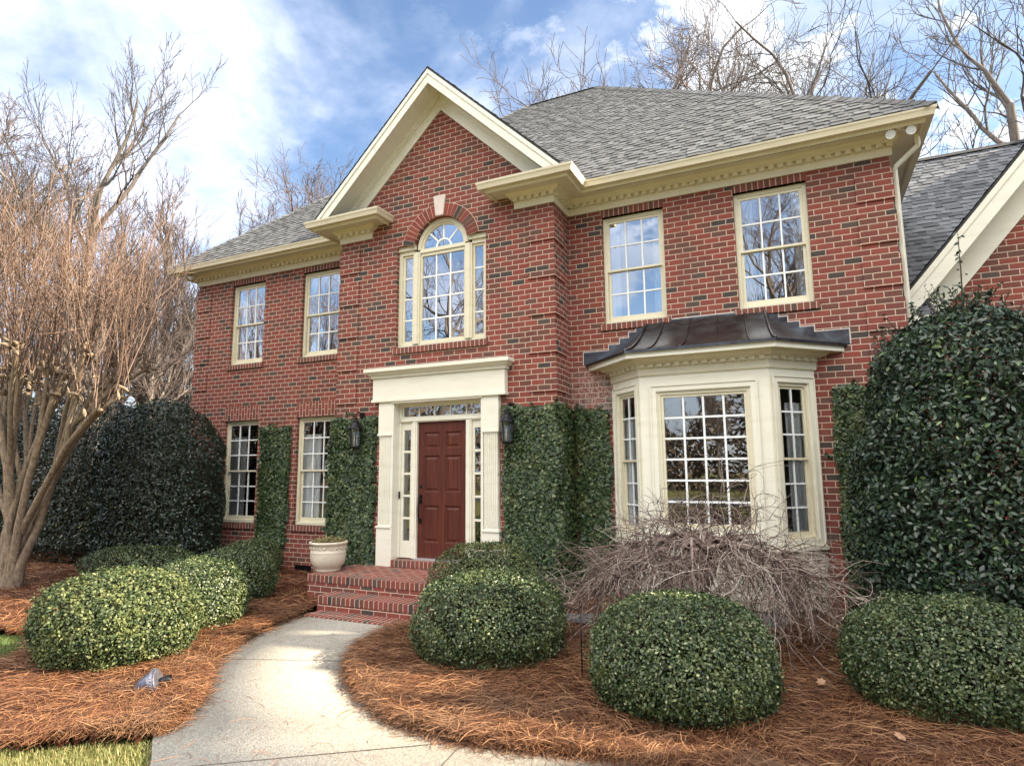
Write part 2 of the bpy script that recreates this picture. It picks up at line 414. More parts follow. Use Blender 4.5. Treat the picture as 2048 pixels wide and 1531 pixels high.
M['door'] = door_mat()
M['black'] = simple('black_iron', (0.012, 0.012, 0.014), 0.38, 0.6, 0.2, 20)
M['stone'] = simple('pale_stone', (0.62, 0.53, 0.47), 0.85, 0, 0.12, 12, 0.3, 90)
M['wedge'] = island_mat('arch_brick', [(p, c) for p, c in BRICK_STOPS], 0.88, 0.6, 55.0, 0.6, interp='CONSTANT', spec=0.25)
M['mortar'] = simple('mortar', MORTAR, 0.95, 0, 0.15, 14, 0.3, 60)
M['pot'] = simple('glazed_pot', (0.62, 0.545, 0.42), 0.5, 0, 0.14, 9, 0.15, 40)
M['concrete'] = concrete_mat()
M['groove'] = simple('joint_groove', (0.09, 0.08, 0.07), 0.95)
M['slate'] = simple('grey_flagstone', (0.17, 0.17, 0.18), 0.8, 0, 0.25, 14, 0.4, 40)
M['mulch'] = soil_mat('pine_mulch', (0.035, 0.014, 0.008), (0.08, 0.030, 0.016), (0.14, 0.056, 0.029))
M['straw'] = island_mat('pine_needle', [(0.0, (0.050, 0.019, 0.010)), (0.3, (0.118, 0.046, 0.021)), (0.7, (0.225, 0.098, 0.043)), (1.0, (0.41, 0.225, 0.11))], 0.6, spec=0.35, tips=((0.24, 0.15, 0.09), 1.3, 0.50, 0.3))
M['lawn'] = soil_mat('lawn_ground', (0.07, 0.065, 0.025), (0.13, 0.125, 0.04), (0.20, 0.18, 0.07), 3.0)
M['grass'] = island_mat('grass_blade', [(0.0, (0.09, 0.12, 0.03)), (0.4, (0.17, 0.19, 0.055)), (0.75, (0.30, 0.28, 0.10)), (1.0, (0.42, 0.35, 0.17))], 0.6, transl=0.25)
M['grass_green'] = island_mat('green_grass_blade', [(0.0, (0.04, 0.09, 0.02)), (0.6, (0.09, 0.16, 0.035)), (1.0, (0.16, 0.20, 0.06))], 0.6, transl=0.25)
M['boxwood'] = island_mat('boxwood_leaf', [(0.0, (0.014, 0.030, 0.009)), (0.4, (0.036, 0.064, 0.019)), (0.8, (0.076, 0.108, 0.036)), (0.92, (0.15, 0.175, 0.065)), (1.0, (0.30, 0.31, 0.16))], 0.44, spec=0.55, tips=((0.16, 0.19, 0.06), 4.0, 0.52, 0.45))
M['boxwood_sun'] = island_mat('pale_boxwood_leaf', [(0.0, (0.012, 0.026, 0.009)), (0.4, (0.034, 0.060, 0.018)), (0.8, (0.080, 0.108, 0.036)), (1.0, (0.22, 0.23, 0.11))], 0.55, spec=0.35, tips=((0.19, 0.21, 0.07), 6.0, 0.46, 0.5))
M['holly'] = island_mat('holly_leaf', [(0.0, (0.010, 0.024, 0.013)), (0.5, (0.022, 0.046, 0.022)), (0.93, (0.040, 0.068, 0.032)), (0.965, (0.085, 0.14, 0.045)), (1.0, (0.15, 0.21, 0.07))], 0.33, spec=0.55)
M['hedge'] = island_mat('hedge_leaf', [(0.0, (0.007, 0.015, 0.008)), (0.6, (0.015, 0.030, 0.014)), (1.0, (0.032, 0.048, 0.024))], 0.36, spec=0.5)
M['ivy'] = island_mat('ivy_leaf', [(0.0, (0.010, 0.022, 0.008)), (0.5, (0.030, 0.058, 0.019)), (0.88, (0.066, 0.102, 0.036)), (1.0, (0.16, 0.17, 0.06))], 0.46, spec=0.45, tips=((0.11, 0.125, 0.04), 2.6, 0.55, 0.5))
M['stem'] = simple('dark_stem', (0.045, 0.032, 0.022), 0.9, 0, 0.3, 20)
M['potplant'] = island_mat('pot_plant_leaf', [(0.0, (0.10, 0.09, 0.03)), (0.6, (0.22, 0.19, 0.07)), (1.0, (0.30, 0.21, 0.11))], 0.6)
M['bark_grey'] = bark_mat('grey_bark', (0.075, 0.062, 0.054), (0.24, 0.205, 0.18))
M['twig_grey'] = bark_mat('grey_twig', (0.055, 0.050, 0.048), (0.145, 0.132, 0.126), (2, 2, 2))
M['twig_red'] = bark_mat('russet_twig', (0.075, 0.058, 0.052), (0.19, 0.15, 0.135), (2, 2, 2))
M['crape'] = bark_mat('crape_bark', (0.070, 0.050, 0.038), (0.36, 0.275, 0.19), (14, 14, 4.0))
M['crape_shoot'] = bark_mat('crape_shoot', (0.135, 0.078, 0.055), (0.33, 0.205, 0.145), (3, 3, 1))
M['maple'] = bark_mat('maple_twig', (0.092, 0.060, 0.049), (0.40, 0.305, 0.26), (6, 6, 6))
M['wood'] = island_mat('woodland_mass', [(0.0, (0.06, 0.050, 0.034)), (0.4, (0.13, 0.098, 0.068)), (0.75, (0.21, 0.16, 0.118)), (1.0, (0.30, 0.24, 0.185))], 0.9, spec=0.1)
M['maple_twig'] = island_mat('weeping_twig', [(0.0, (0.055, 0.032, 0.027)), (0.35, (0.13, 0.085, 0.07)), (0.7, (0.27, 0.20, 0.165)), (1.0, (0.50, 0.42, 0.36))], 0.8, spec=0.25)
M['shoot'] = island_mat('myrtle_shoot', [(0.0, (0.080, 0.050, 0.038)), (0.5, (0.17, 0.108, 0.080)), (1.0, (0.31, 0.22, 0.168))], 0.8, spec=0.25)
M['leaf_dry'] = island_mat('dry_leaf', [(0.0, (0.30, 0.16, 0.08)), (1.0, (0.42, 0.25, 0.15))], 0.7)
M['asphalt'] = simple('asphalt', (0.055, 0.055, 0.058), 0.9, 0, 0.2, 3)
M['lens'] = simple('lamp_lens', (0.75, 0.76, 0.76), 0.15)
M['fitting'] = simple('weathered_fitting', (0.20, 0.20, 0.24), 0.36, 0.7, 0.35, 25)

# ------------------------------------------------------------------ the house
XL, XR, YB = -6.45, 6.40, 10.9            # main block
PX, PY = 2.0, -0.62                       # pavilion half width, its front plane
ZF = 5.834                                # underside of the frieze
EAVE_O, EAVE_Z = 0.45, 6.165
GC = 0.02                                 # axis of pavilion, door and arched window
WX = (-4.965, -3.03, 3.03, 4.95); WH = 0.468
UZ0, UZ1, LZ0, LZ1 = 4.03, 5.717, 0.895, 2.887
house = empty('brick_house', (0, 0, 0), 'two storey red brick house with front gable, arched window and copper roofed bay', 'house')

def grid_wall(mb, Y, x0, x1, z0, z1, holes, back=0.22, plain=()):
    xs = sorted({x0, x1} | {h[0] for h in holes} | {h[1] for h in holes}); zs = sorted({z0, z1} | {h[2] for h in holes} | {h[3] for h in holes})
    xs = [x for x in xs if x0 <= x <= x1]; zs = [z for z in zs if z0 <= z <= z1]
    for i in range(len(xs) - 1):
        for j in range(len(zs) - 1):
            cx, cz = (xs[i] + xs[i + 1]) / 2, (zs[j] + zs[j + 1]) / 2
            if any(h[0] < cx < h[1] and h[2] < cz < h[3] for h in holes): continue
            mb.quad((xs[i], Y, zs[j]), (xs[i + 1], Y, zs[j]), (xs[i + 1], Y, zs[j + 1]), (xs[i], Y, zs[j + 1]))
            mb.quad((xs[i + 1], Y + back, zs[j]), (xs[i], Y + back, zs[j]), (xs[i], Y + back, zs[j + 1]), (xs[i + 1], Y + back, zs[j + 1]))
    for a, b, c, d in holes:
        if (a, b, c, d) in plain: continue
        mb.quad((a, Y, c), (a, Y, d), (a, Y + back, d), (a, Y + back, c)); mb.quad((b, Y, d), (b, Y, c), (b, Y + back, c), (b, Y + back, d))
        mb.quad((a, Y, c), (a, Y + back, c), (b, Y + back, c), (b, Y, c)); mb.quad((a, Y, d), (b, Y, d), (b, Y + back, d), (a, Y + back, d))

RAKE_M = 0.962
ARC_C, ARC_R = (GC, 5.478), 0.515
PAL = (GC - 0.845, GC + 0.845, 3.86, 5.60)
def build_walls():
    mb = MB()
    L = [(x - WH, x + WH, a, b) for x in WX[:2] for a, b in ((UZ0, UZ1), (LZ0, LZ1))]
    grid_wall(mb, 0, XL, -PX, -0.3, 6.05, L)
    R = [(x - WH, x + WH, UZ0, UZ1) for x in WX[2:]] + [(2.78, 5.22, 0.55, 3.15)]
    grid_wall(mb, 0, PX, XR, -0.3, 6.05, R)
    # pavilion front: door opening, three-part window with arch, gable triangle
    hw = math.sqrt(ARC_R ** 2 - (5.60 - ARC_C[1]) ** 2)
    ztop = 6.3; AH = (GC - hw, GC + hw, 5.60, 6.02)
    grid_wall(mb, PY, -PX, PX, -0.3, ztop, [(GC - 0.83, GC + 0.83, 0.40, 2.98), PAL, AH], plain=(PAL, AH))
    a, b, c, d = PAL
    for xa, xb in ((a, GC - hw), (GC + hw, b)): mb.quad((xa, PY, d), (xb, PY, d), (xb, PY + .2, d), (xa, PY + .2, d))
    mb.quad((a, PY, c), (a, PY, d), (a, PY + .2, d), (a, PY + .2, c)); mb.quad((b, PY, d), (b, PY, c), (b, PY + .2, c), (b, PY + .2, d)); mb.quad((a, PY, c), (a, PY + .2, c), (b, PY + .2, c), (b, PY, c))
    a0 = math.asin((5.60 - ARC_C[1]) / ARC_R); n = 24
    arc = [(ARC_C[0] + ARC_R * math.cos(a0 + (math.pi - 2 * a0) * i / n), ARC_C[1] + ARC_R * math.sin(a0 + (math.pi - 2 * a0) * i / n)) for i in range(n + 1)]
    for (xa, za), (xb, zb) in zip(arc[:-1], arc[1:]):
        mb.quad((xb, PY, zb), (xa, PY, za), (xa, PY, 6.02), (xb, PY, 6.02))
        mb.quad((xb, PY, zb), (xb, PY + 0.2, zb), (xa, PY + 0.2, za), (xa, PY, za))
    apex = 8.15
    wt = (apex - ztop) / RAKE_M
    mb.add([(GC - wt, PY, ztop), (GC + wt, PY, ztop), (GC, PY, apex)], [(0, 1, 2)])
    mb.quad((PX, PY, -0.3), (PX, 0.22, -0.3), (PX, 0.22, 6.05), (PX, PY, 6.05)); mb.quad((-PX, 0.22, -0.3), (-PX, PY, -0.3), (-PX, PY, 6.05), (-PX, 0.22, 6.05))
    mb.quad((XR, 0, -0.3), (XR, YB, -0.3), (XR, YB, 6.05), (XR, 0, 6.05)); mb.quad((XL, YB, -0.3), (XL, 0, -0.3), (XL, 0, 6.05), (XL, YB, 6.05))
    mb.quad((XR, YB, -0.3), (XL, YB, -0.3), (XL, YB, 6.05), (XR, YB, 6.05))
    # quoins: five courses proud, two flush
    H = 0.0813; q = 0.41; p = 0.020
    zt = ZF - 2 * H; k = 0
    while zt - 5 * H > 0.1:
        z1 = zt; z0 = zt - 5 * H
        for (cx, cy, sx) in ((XL, 0, -1), (XR, 0, 1), (-PX, PY, -1), (PX, PY, 1)):
            xa, xb = (cx - p, cx + q) if sx < 0 else (cx - q, cx + p)
            mb.box(xa, xb, cy - p, cy + 0.001 + (0.40 if cy == 0 else 0.40), z0, z1) if False else None
            mb.box(xa, xb, cy - p, cy - 0.0005, z0, z1)
            if sx < 0: mb.box(cx - p, cx - 0.0005, cy - 0.0005, cy + q, z0, z1)
            else: mb.box(cx + 0.0005, cx + p, cy - 0.0005, cy + q, z0, z1)
        zt -= 7 * H
    mb.build('wall', M['brick'], house)
    # inner partition, ceiling and floors keep the rooms dark
    mb = MB()
    mb.quad((XL + .2, 3.6, 0), (XR - .2, 3.6, 0), (XR - .2, 3.6, 6), (XL + .2, 3.6, 6))
    mb.box(XL + .21, XR - .21, 0.23, 3.6, 3.25, 3.5); mb.box(XL + .21, XR - .21, 0.23, 3.6, 0.2, 0.38)
    mb.box(-2.06, -1.98, 0.23, 3.59, 0.39, 3.24); mb.box(1.98, 2.06, 0.23, 3.59, 0.39, 3.24); mb.box(-2.06, -1.98, 0.23, 3.59, 3.51, 6.0); mb.box(1.98, 2.06, 0.23, 3.59, 3.51, 6.0)
    mb.quad((XL + .2, 0.23, 6.04), (XL + .2, 3.6, 6.04), (XR - .2, 3.6, 6.04), (XR - .2, 0.23, 6.04))
    mb.build('inner_room', M['room'], house)
build_walls()

def build_brick_trim():
    # soldier courses over the lower windows, headers over the upper, rowlock sills
    def one(name, mat, *bx):
        s = MB(); s.box(*bx); s.build(name, M[mat], house, bevel=0.004)
    for x in WX[:2]:
        one('soldier_course', 'brick_soldier', x - WH - 0.02, x + WH + 0.02, -0.004, 0.10, LZ1, LZ1 + 0.295)
        one('brick_sill', 'brick_header', x - WH - 0.055, x + WH + 0.055, -0.035, 0.10, LZ0 - 0.105, LZ0)
    for x in WX:
        one('header_course', 'brick_header', x - WH - 0.01, x + WH + 0.01, -0.004, 0.10, UZ1, ZF + 0.004)
        one('brick_sill', 'brick_header', x - WH - 0.055, x + WH + 0.055, -0.032, 0.10, UZ0 - 0.098, UZ0)
    one('brick_sill', 'brick_header', PAL[0] - 0.035, PAL[1] + 0.035, PY - 0.035, PY + 0.1, PAL[2] - 0.10, PAL[2])
    # arch ring
    ring = MB(); n = 22; a0, a1 = math.radians(10.5), math.radians(169.5); r0, r1 = ARC_R + 0.003, ARC_R + 0.212
    m2 = MB()
    P = lambda r, a, y: (ARC_C[0] + r * math.cos(a), y, ARC_C[1] + r * math.sin(a))
    for i in range(n):
        b0 = a0 + (a1 - a0) * i / n; b1 = a0 + (a1 - a0) * (i + 1) / n; g = 0.0085
        if abs((b0 + b1) / 2 - math.pi / 2) < 0.11: continue
        c0, c1 = b0 + g, b1 - g
        f = [P(r0, c0, PY - 0.009), P(r0, c1, PY - 0.009), P(r1, c1, PY - 0.009), P(r1, c0, PY - 0.009)]
        ring.prism(f, (0, 0.03, 0))
    for i in range(n):
        b0 = a0 + (a1 - a0) * i / n; b1 = a0 + (a1 - a0) * (i + 1) / n
        m2.prism([P(r0 - 0.001, b0, PY - 0.004), P(r0 - 0.001, b1, PY - 0.004), P(r1 + 0.009, b1, PY - 0.004), P(r1 + 0.009, b0, PY - 0.004)], (0, 0.02, 0))
    a = m2.build('arch_mortar', M['mortar'], house); ring.build('brick_arch_pattern', M['wedge'], a)
    k = MB(); k.prism([(GC - 0.075, PY - 0.03, 6.0), (GC + 0.075, PY - 0.03, 6.0), (GC + 0.115, PY - 0.03, 6.345), (GC - 0.115, PY - 0.03, 6.345)], (0, 0.06, 0))
    k.build('keystone', M['stone'], house, bevel=0.006)
    v = MB(); v.box(-3.40, -3.02, -0.012, 0.02, 0.02, 0.19); v.build('crawl_vent', M['black'], house)
build_brick_trim()

# ---- windows
def pane_grid(mb, x0, x1, z0, z1, nx, nz, y, w=0.022, d=0.012, Mx=None):
    """muntin bars of one sash"""
    def bx(a, b, c, e):
        vs = MB(); vs.box(a, b, y - d, y + d, c, e)
        pts = [tuple(Mx @ Vector(p)) for p in vs.v] if Mx else vs.v
        mb.add(pts, vs.f)
    for i in range(1, nx):
        x = x0 + (x1 - x0) * i / nx; bx(x - w / 2, x + w / 2, z0, z1)
    for j in range(1, nz):
        z = z0 + (z1 - z0) * j / nz
        for i in range(nx):
            xa = x0 + (x1 - x0) * i / nx + (w / 2 if i else 0); xb = x0 + (x1 - x0) * (i + 1) / nx - (w / 2 if i < nx - 1 else 0)
            bx(xa, xb, z - w / 2, z + w / 2)

def ring_box(mb, x0, x1, z0, z1, w, y0, y1, wt=None, wb=None, Mx=None):
    wt = wt or w; wb = wb or w
    t = MB()
    t.box(x0, x0 + w, y0, y1, z0, z1); t.box(x1 - w, x1, y0, y1, z0, z1)
    t.box(x0 + w, x1 - w, y0, y1, z1 - wt, z1); t.box(x0 + w, x1 - w, y0, y1, z0, z0 + wb)
    mb.add([tuple(Mx @ Vector(p)) for p in t.v] if Mx else t.v, t.f)

def curtain(name, x0, x1, z0, z1, y, parent, Mx=None, amp=0.022, waves=5):
    n = 48; V = []; F = []
    for i in range(n + 1):
        f = i / n; x = x0 + (x1 - x0) * f
        yy = y + amp * math.sin(f * waves * 2 * math.pi) + amp * 0.5 * math.sin(f * waves * 4.7 + 1)
        for z in (z0, z1): V.append((x, yy, z) if not Mx else tuple(Mx @ Vector((x, yy, z))))
    for i in range(n): F.append((2 * i, 2 * i + 2, 2 * i + 3, 2 * i + 1))
    return mesh_np(name, V, F, M['curtain'], parent, smooth=True)

def double_hung(name, x0, x1, z0, z1, y, nx, nz, glass, parent, Mx=None, meet=0.5, casing=0.05, muntin='white', sash_mat='cream', curtains=None):
    f = MB(); ring_box(f, x0, x1, z0, z1, casing, y, y + 0.09, wb=0.055, Mx=Mx)
    ring_box(f, x0 + casing - 0.012, x1 - casing + 0.012, z0 + 0.045, z1 - casing + 0.012, 0.016, y + 0.012, y + 0.03, Mx=Mx)
    fo = f.build(name, M['cream'], parent, bevel=0.004)
    ix0, ix1, iz0, iz1 = x0 + casing, x1 - casing, z0 + 0.055, z1 - casing
    zm = iz0 + (iz1 - iz0) * meet
    s = MB(); st = 0.042
    ring_box(s, ix0 + .001, ix1 - .001, zm - 0.018, iz1 - .001, st, y + 0.022, y + 0.048, wb=0.032, Mx=Mx)
    ring_box(s, ix0 + .002, ix1 - .002, iz0 + .001, zm + 0.012, st, y + 0.054, y + 0.08, wt=0.03, wb=0.075, Mx=Mx)
    so = s.build('sash', M[sash_mat], fo, bevel=0.003)
    gx0, gx1 = ix0 + st, ix1 - st
    m = MB()
    pane_grid(m, gx0, gx1, zm + 0.014, iz1 - st, nx, nz, y + 0.034, Mx=Mx); pane_grid(m, gx0, gx1, iz0 + 0.076, zm - 0.018, nx, nz, y + 0.066, Mx=Mx)
    m.build('muntin', M[muntin], fo)
    g = MB()
    for za, zb, yy in ((zm + 0.01, iz1 - st + 0.004, y + 0.036), (iz0 + 0.07, zm - 0.014, y + 0.068)):
        t = [(gx0 - .004, yy, za), (gx1 + .004, yy, za), (gx1 + .004, yy, zb), (gx0 - .004, yy, zb)]
        g.quad(*[tuple(Mx @ Vector(p)) if Mx else p for p in t])
    g.build('pane', M[glass], fo)
    for i, (a, b, ct) in enumerate(curtains or []):
        curtain('curtain', ix0 + (ix1 - ix0) * a, ix0 + (ix1 - ix0) * b, z0 + 0.02, z0 + (z1 - z0) * ct, y + 0.107, fo, Mx, 0.013)
    return fo

for x in WX: double_hung('sash_window', x - WH, x + WH, UZ0, UZ1, 0.065, 3, 2, 'glass', house, curtains=[(-.15, .22, 1.0), (.82, 1.1, 1.0)])
for x in WX[:2]: double_hung('sash_window', x - WH, x + WH, LZ0, LZ1, 0.065, 3, 3, 'glass_clear', house, curtains=[(-.1, .50, .84), (.86, 1.1, .84)])

def build_palladian():
    y = PY + 0.085; cx = GC
    x0, x1, z0, z1 = PAL
    f = MB(); iw = 0.43                                # half width of the central glass frame
    f.box(x0, x0 + 0.065, y, y + 0.09, z0, z1); f.box(x1 - 0.065, x1, y, y + 0.09, z0, z1)
    f.box(x0 + .065, x1 - .065, y, y + 0.09, z0, z0 + 0.06)
    for s in (-1, 1):
        a, b = sorted((cx + s * iw, cx + s * (iw + 0.125)))
        f.box(a, b, y - 0.012, y + 0.09, z0 + 0.06, 5.478)
        f.box(a + 0.03, b - 0.03, y - 0.026, y - 0.013, z0 + 0.06, 5.478)
        a, b = sorted((cx + s * (iw + 0.125), cx + s * (0.845 - .065)))
        f.box(a, b, y + 0.001, y + 0.09, z1 - 0.14, z1)
    f.box(cx - iw, cx + iw, y - 0.004, y + 0.09, 5.455, 5.515)
    # entablature blocks over the side lights, with a lip
    for s in (-1, 1):
        a, b = sorted((cx + s * 0.50, cx + s * 0.845))
        f.box(a, b, y - 0.035, y, z1 - 0.075, z1 - 0.002)
    n = 28; C = ARC_C
    def arcstrip(r0, r1, ya, yb):
        for i in range(n):
            a, b = math.pi * i / n, math.pi * (i + 1) / n
            pts = [(C[0] + r * math.cos(t), ya, C[1] + 0.037 + r * math.sin(t)) for r, t in ((r0, a), (r1, a), (r1, b), (r0, b))]
            f.prism(pts, (0, yb - ya, 0))
    arcstrip(0.415, 0.478, y - 0.006, y + 0.09); arcstrip(0.385, 0.416, y + 0.02, y + 0.08)
    fo = f.build('arched_window', M['cream'], house)
    s = MB()
    ring_box(s, cx - iw + .001, cx + iw - .001, z0 + 0.061, 5.454, 0.03, y + 0.02, y + 0.07, wt=0.055, wb=0.05)
    for k in (-1, 1):
        a, b = sorted((cx + k * (iw + .126), cx + k * (.845 - .066)))
        ring_box(s, a, b, z0 + 0.061, z1 - 0.141, 0.035, y + 0.03, y + 0.075, wt=0.04, wb=0.06)
    s.build('sash', M['cream'], fo)
    m = MB()
    pane_grid(m, cx - iw + .03, cx + iw - .03, z0 + 0.11, 5.40, 3, 4, y + 0.046, w=0.024)
    for k in (-1, 1):
        a, b = sorted((cx + k * (iw + .16), cx + k * (.845 - .10))); pane_grid(m, a, b, z0 + 0.12, z1 - 0.18, 1, 4, y + 0.05, w=0.024)
    c2 = C[1] + 0.037
    for i in range(12):
        a, b = math.pi * i / 12, math.pi * (i + 1) / 12
        m.prism([(C[0] + r * math.cos(t), y + 0.035, c2 + r * math.sin(t)) for r, t in ((0.128, a), (0.152, a), (0.152, b), (0.128, b))], (0, 0.024, 0))
    for ang in (45, 90, 135):
        t = math.radians(ang); dx, dz = math.cos(t), math.sin(t); w = 0.012
        p = [(C[0] + r * dx + q * dz * w, y + 0.036, c2 + r * dz - q * dx * w) for r, q in ((0.153, -1), (0.387, -1), (0.387, 1), (0.153, 1))]
        m.prism(p, (0, 0.022, 0))
    m.build('muntin', M['white'], fo)
    g = MB(); yy = y + 0.048
    g.quad((cx - iw, yy, z0 + .08), (cx + iw, yy, z0 + .08), (cx + iw, yy, 5.45), (cx - iw, yy, 5.45))
    for k in (-1, 1):
        a, b = sorted((cx + k * (iw + .13), cx + k * (.845 - .07))); g.quad((a, yy + .004, z0 + .07), (b, yy + .004, z0 + .07), (b, yy + .004, z1 - .15), (a, yy + .004, z1 - .15))
    b = len(g.v); pts = [(C[0] + 0.4 * math.cos(math.pi * i / 20), yy, c2 + 0.4 * math.sin(math.pi * i / 20)) for i in range(21)]
    g.add(pts, [tuple(range(21))[::-1]])
    g.build('pane', M['glass'], fo)
build_palladian()

# ---- cornice, dentils, gutters
PATH_L = [(XL, YB), (XL, 0), (-PX, 0), (-PX, PY), (-1.36, PY), (-1.36, PY + 0.05)]
PATH_R = [(1.40, PY + 0.05), (1.40, PY), (PX, PY), (PX, 0), (XR, 0), (XR, YB)]
def build_cornice():
    c = MB()
    fr = [(-0.02, ZF), (0.03, ZF), (0.03, ZF + 0.10), (-0.02, ZF + 0.10)]
    back = [(-0.02, ZF + 0.10), (0.04, ZF + 0.10), (0.04, ZF + 0.155), (-0.02, ZF + 0.155)]
    crown = [(-0.02, ZF + 0.155), (0.088, ZF + 0.155), (0.092, ZF + 0.168), (0.108, ZF + 0.180), (0.126, ZF + 0.20), (0.136, ZF + 0.221), (-0.02, ZF + 0.221)]
    sof = [(-0.02, ZF + 0.221), (0.345, ZF + 0.221), (0.345, ZF + 0.240), (-0.02, ZF + 0.240)]
    bed = [(0.318, ZF + 0.2205), (0.330, ZF + 0.196), (0.352, ZF + 0.186), (0.366, ZF + 0.2205)]
    fas = [(0.345, ZF + 0.2206), (0.369, ZF + 0.2206), (0.369, ZF + 0.328), (0.345, ZF + 0.328)]
    for P in (PATH_L, PATH_R):
        for p in (fr, back, crown, sof, bed, fas): c.sweep(p[::-1], P)
    co = c.build('cornice', M['cream'], house)
    d = MB()
    def run(a, b, n_out):
        a, b = Vector(a), Vector(b); Ln = (b - a).length; t = (b - a).normalized(); o = Vector(n_out)
        k = max(1, int(round((Ln - 0.07) / 0.117))); st = (Ln - 0.07) / k
        for i in range(k + 1):
            p = a + t * (0.035 + st * i) + o * 0.0395
            q = [p - t * 0.035, p + t * 0.035, p + t * 0.035 + o * 0.046, p - t * 0.035 + o * 0.046]
            d.prism([(v.x, v.y, ZF + 0.104) for v in q], (0, 0, 0.053))
    run((XL - .04, 0), (-PX - .05, 0), (0, -1)); run((-PX, 0), (-PX, PY - .03), (-1, 0)); run((-PX - .04, PY), (-1.33, PY), (0, -1))
    run((1.37, PY), (PX + .04, PY), (0, -1)); run((PX, PY), (PX, -.05), (1, 0)); run((PX + .05, 0), (XR + .04, 0), (0, -1))
    d.build('dentil_moulding', M['cream'], co)
    g = MB()
    gp = [(0.371, EAVE_Z - 0.105), (0.44, EAVE_Z - 0.105), (0.448, EAVE_Z - 0.075), (0.456, EAVE_Z - 0.05), (0.468, EAVE_Z - 0.030), (0.472, EAVE_Z), (0.458, EAVE_Z), (0.455, EAVE_Z - 0.03), (0.43, EAVE_Z - 0.085), (0.371, EAVE_Z - 0.085)]
    for P in (PATH_L, PATH_R): g.sweep(gp[::-1], P)
    g.build('gutter', M['gutter'], house)
    # sheet caps of the two short returns
    for P in ([(-PX, 0.0), (-PX, PY), (-1.36, PY), (-1.36, PY + .05)], [(1.40, PY + .05), (1.40, PY), (PX, PY), (PX, 0.0)]):
        k = MB(); k.sweep([(-0.05, EAVE_Z + 0.125), (-0.05, EAVE_Z + 0.09), (0.44, EAVE_Z - 0.012), (0.44, EAVE_Z + 0.006)], P)
        k.build('return_cap', M['felt'], house)
    for a, b in ((2.55, 6.5), (-6.6, -2.5)):             # perforated vent strips along the soffit
        v = MB()
        for x in np.arange(a, b, 0.028): v.box(x, x + 0.012, -0.30, -0.26, ZF + 0.2185, ZF + 0.2205)
        v.build('soffit_vent', M['felt'], co)
build_cornice()

def shingle_plane(mb, A, U, S, length, left, right, expo=0.142, seed=1, th=0.011, tab=0.008):
    """courses of laminated shingles: A a point of the eave line, U unit vector along it, S unit vector up the slope"""
    A, U, S = Vector(A), Vector(U), Vector(S); N = U.cross(S).normalized()
    if N.z < 0: N = -N
    rng = random.Random(seed); i = 0; v = 0.0
    while v < length - 0.01:
        e = min(expo, length - v)
        l0, r0, l1, r1 = left(v), right(v), left(v + e), right(v + e)
        if min(r0, r1) - max(l0, l1) < 0.02: break
        def P(u, w, h): return A + U * u + S * w + N * h
        def slab(ua, ub, uc, ud, h0, h1):               # ua..ub on the lower edge, uc..ud on the upper
            a, b, c, d = P(ua, v, h0), P(ub, v, h0), P(ud, v + e + 0.012, h1), P(uc, v + e + 0.012, h1)
            a2, b2 = P(ua, v, h0 - th - 0.004), P(ub, v, h0 - th - 0.004)
            mb.add([a, b, c, d, a2, b2], [(0, 1, 2, 3), (4, 5, 1, 0)])
        # base strip cut in random pieces, each an island with its own shade
        u = max(l0, l1) - rng.uniform(0, 0.3)
        while u < max(r0, r1):
            w = rng.uniform(0.18, 0.5); ub = u + w
            ua_, ub_ = max(u, min(l0, l1)), min(ub, max(r0, r1))
            if ub_ > ua_: slab(max(ua_, l0), min(ub_, r0), max(ua_, l1), min(ub_, r1), th, 0.002) if min(ub_, r0) > max(ua_, l0) and min(ub_, r1) > max(ua_, l1) else None
            u = ub
        u = max(l0, l1) + rng.uniform(0, 0.25)
        while u < min(r0, r1) - 0.05:
            w = rng.uniform(0.09, 0.24); ub = min(u + w, min(r0, r1))
            slab(u, ub, u, ub, th + tab, 0.002 + tab * 0.6)
            u = ub + rng.uniform(0.06, 0.24)
        v += e; i += 1

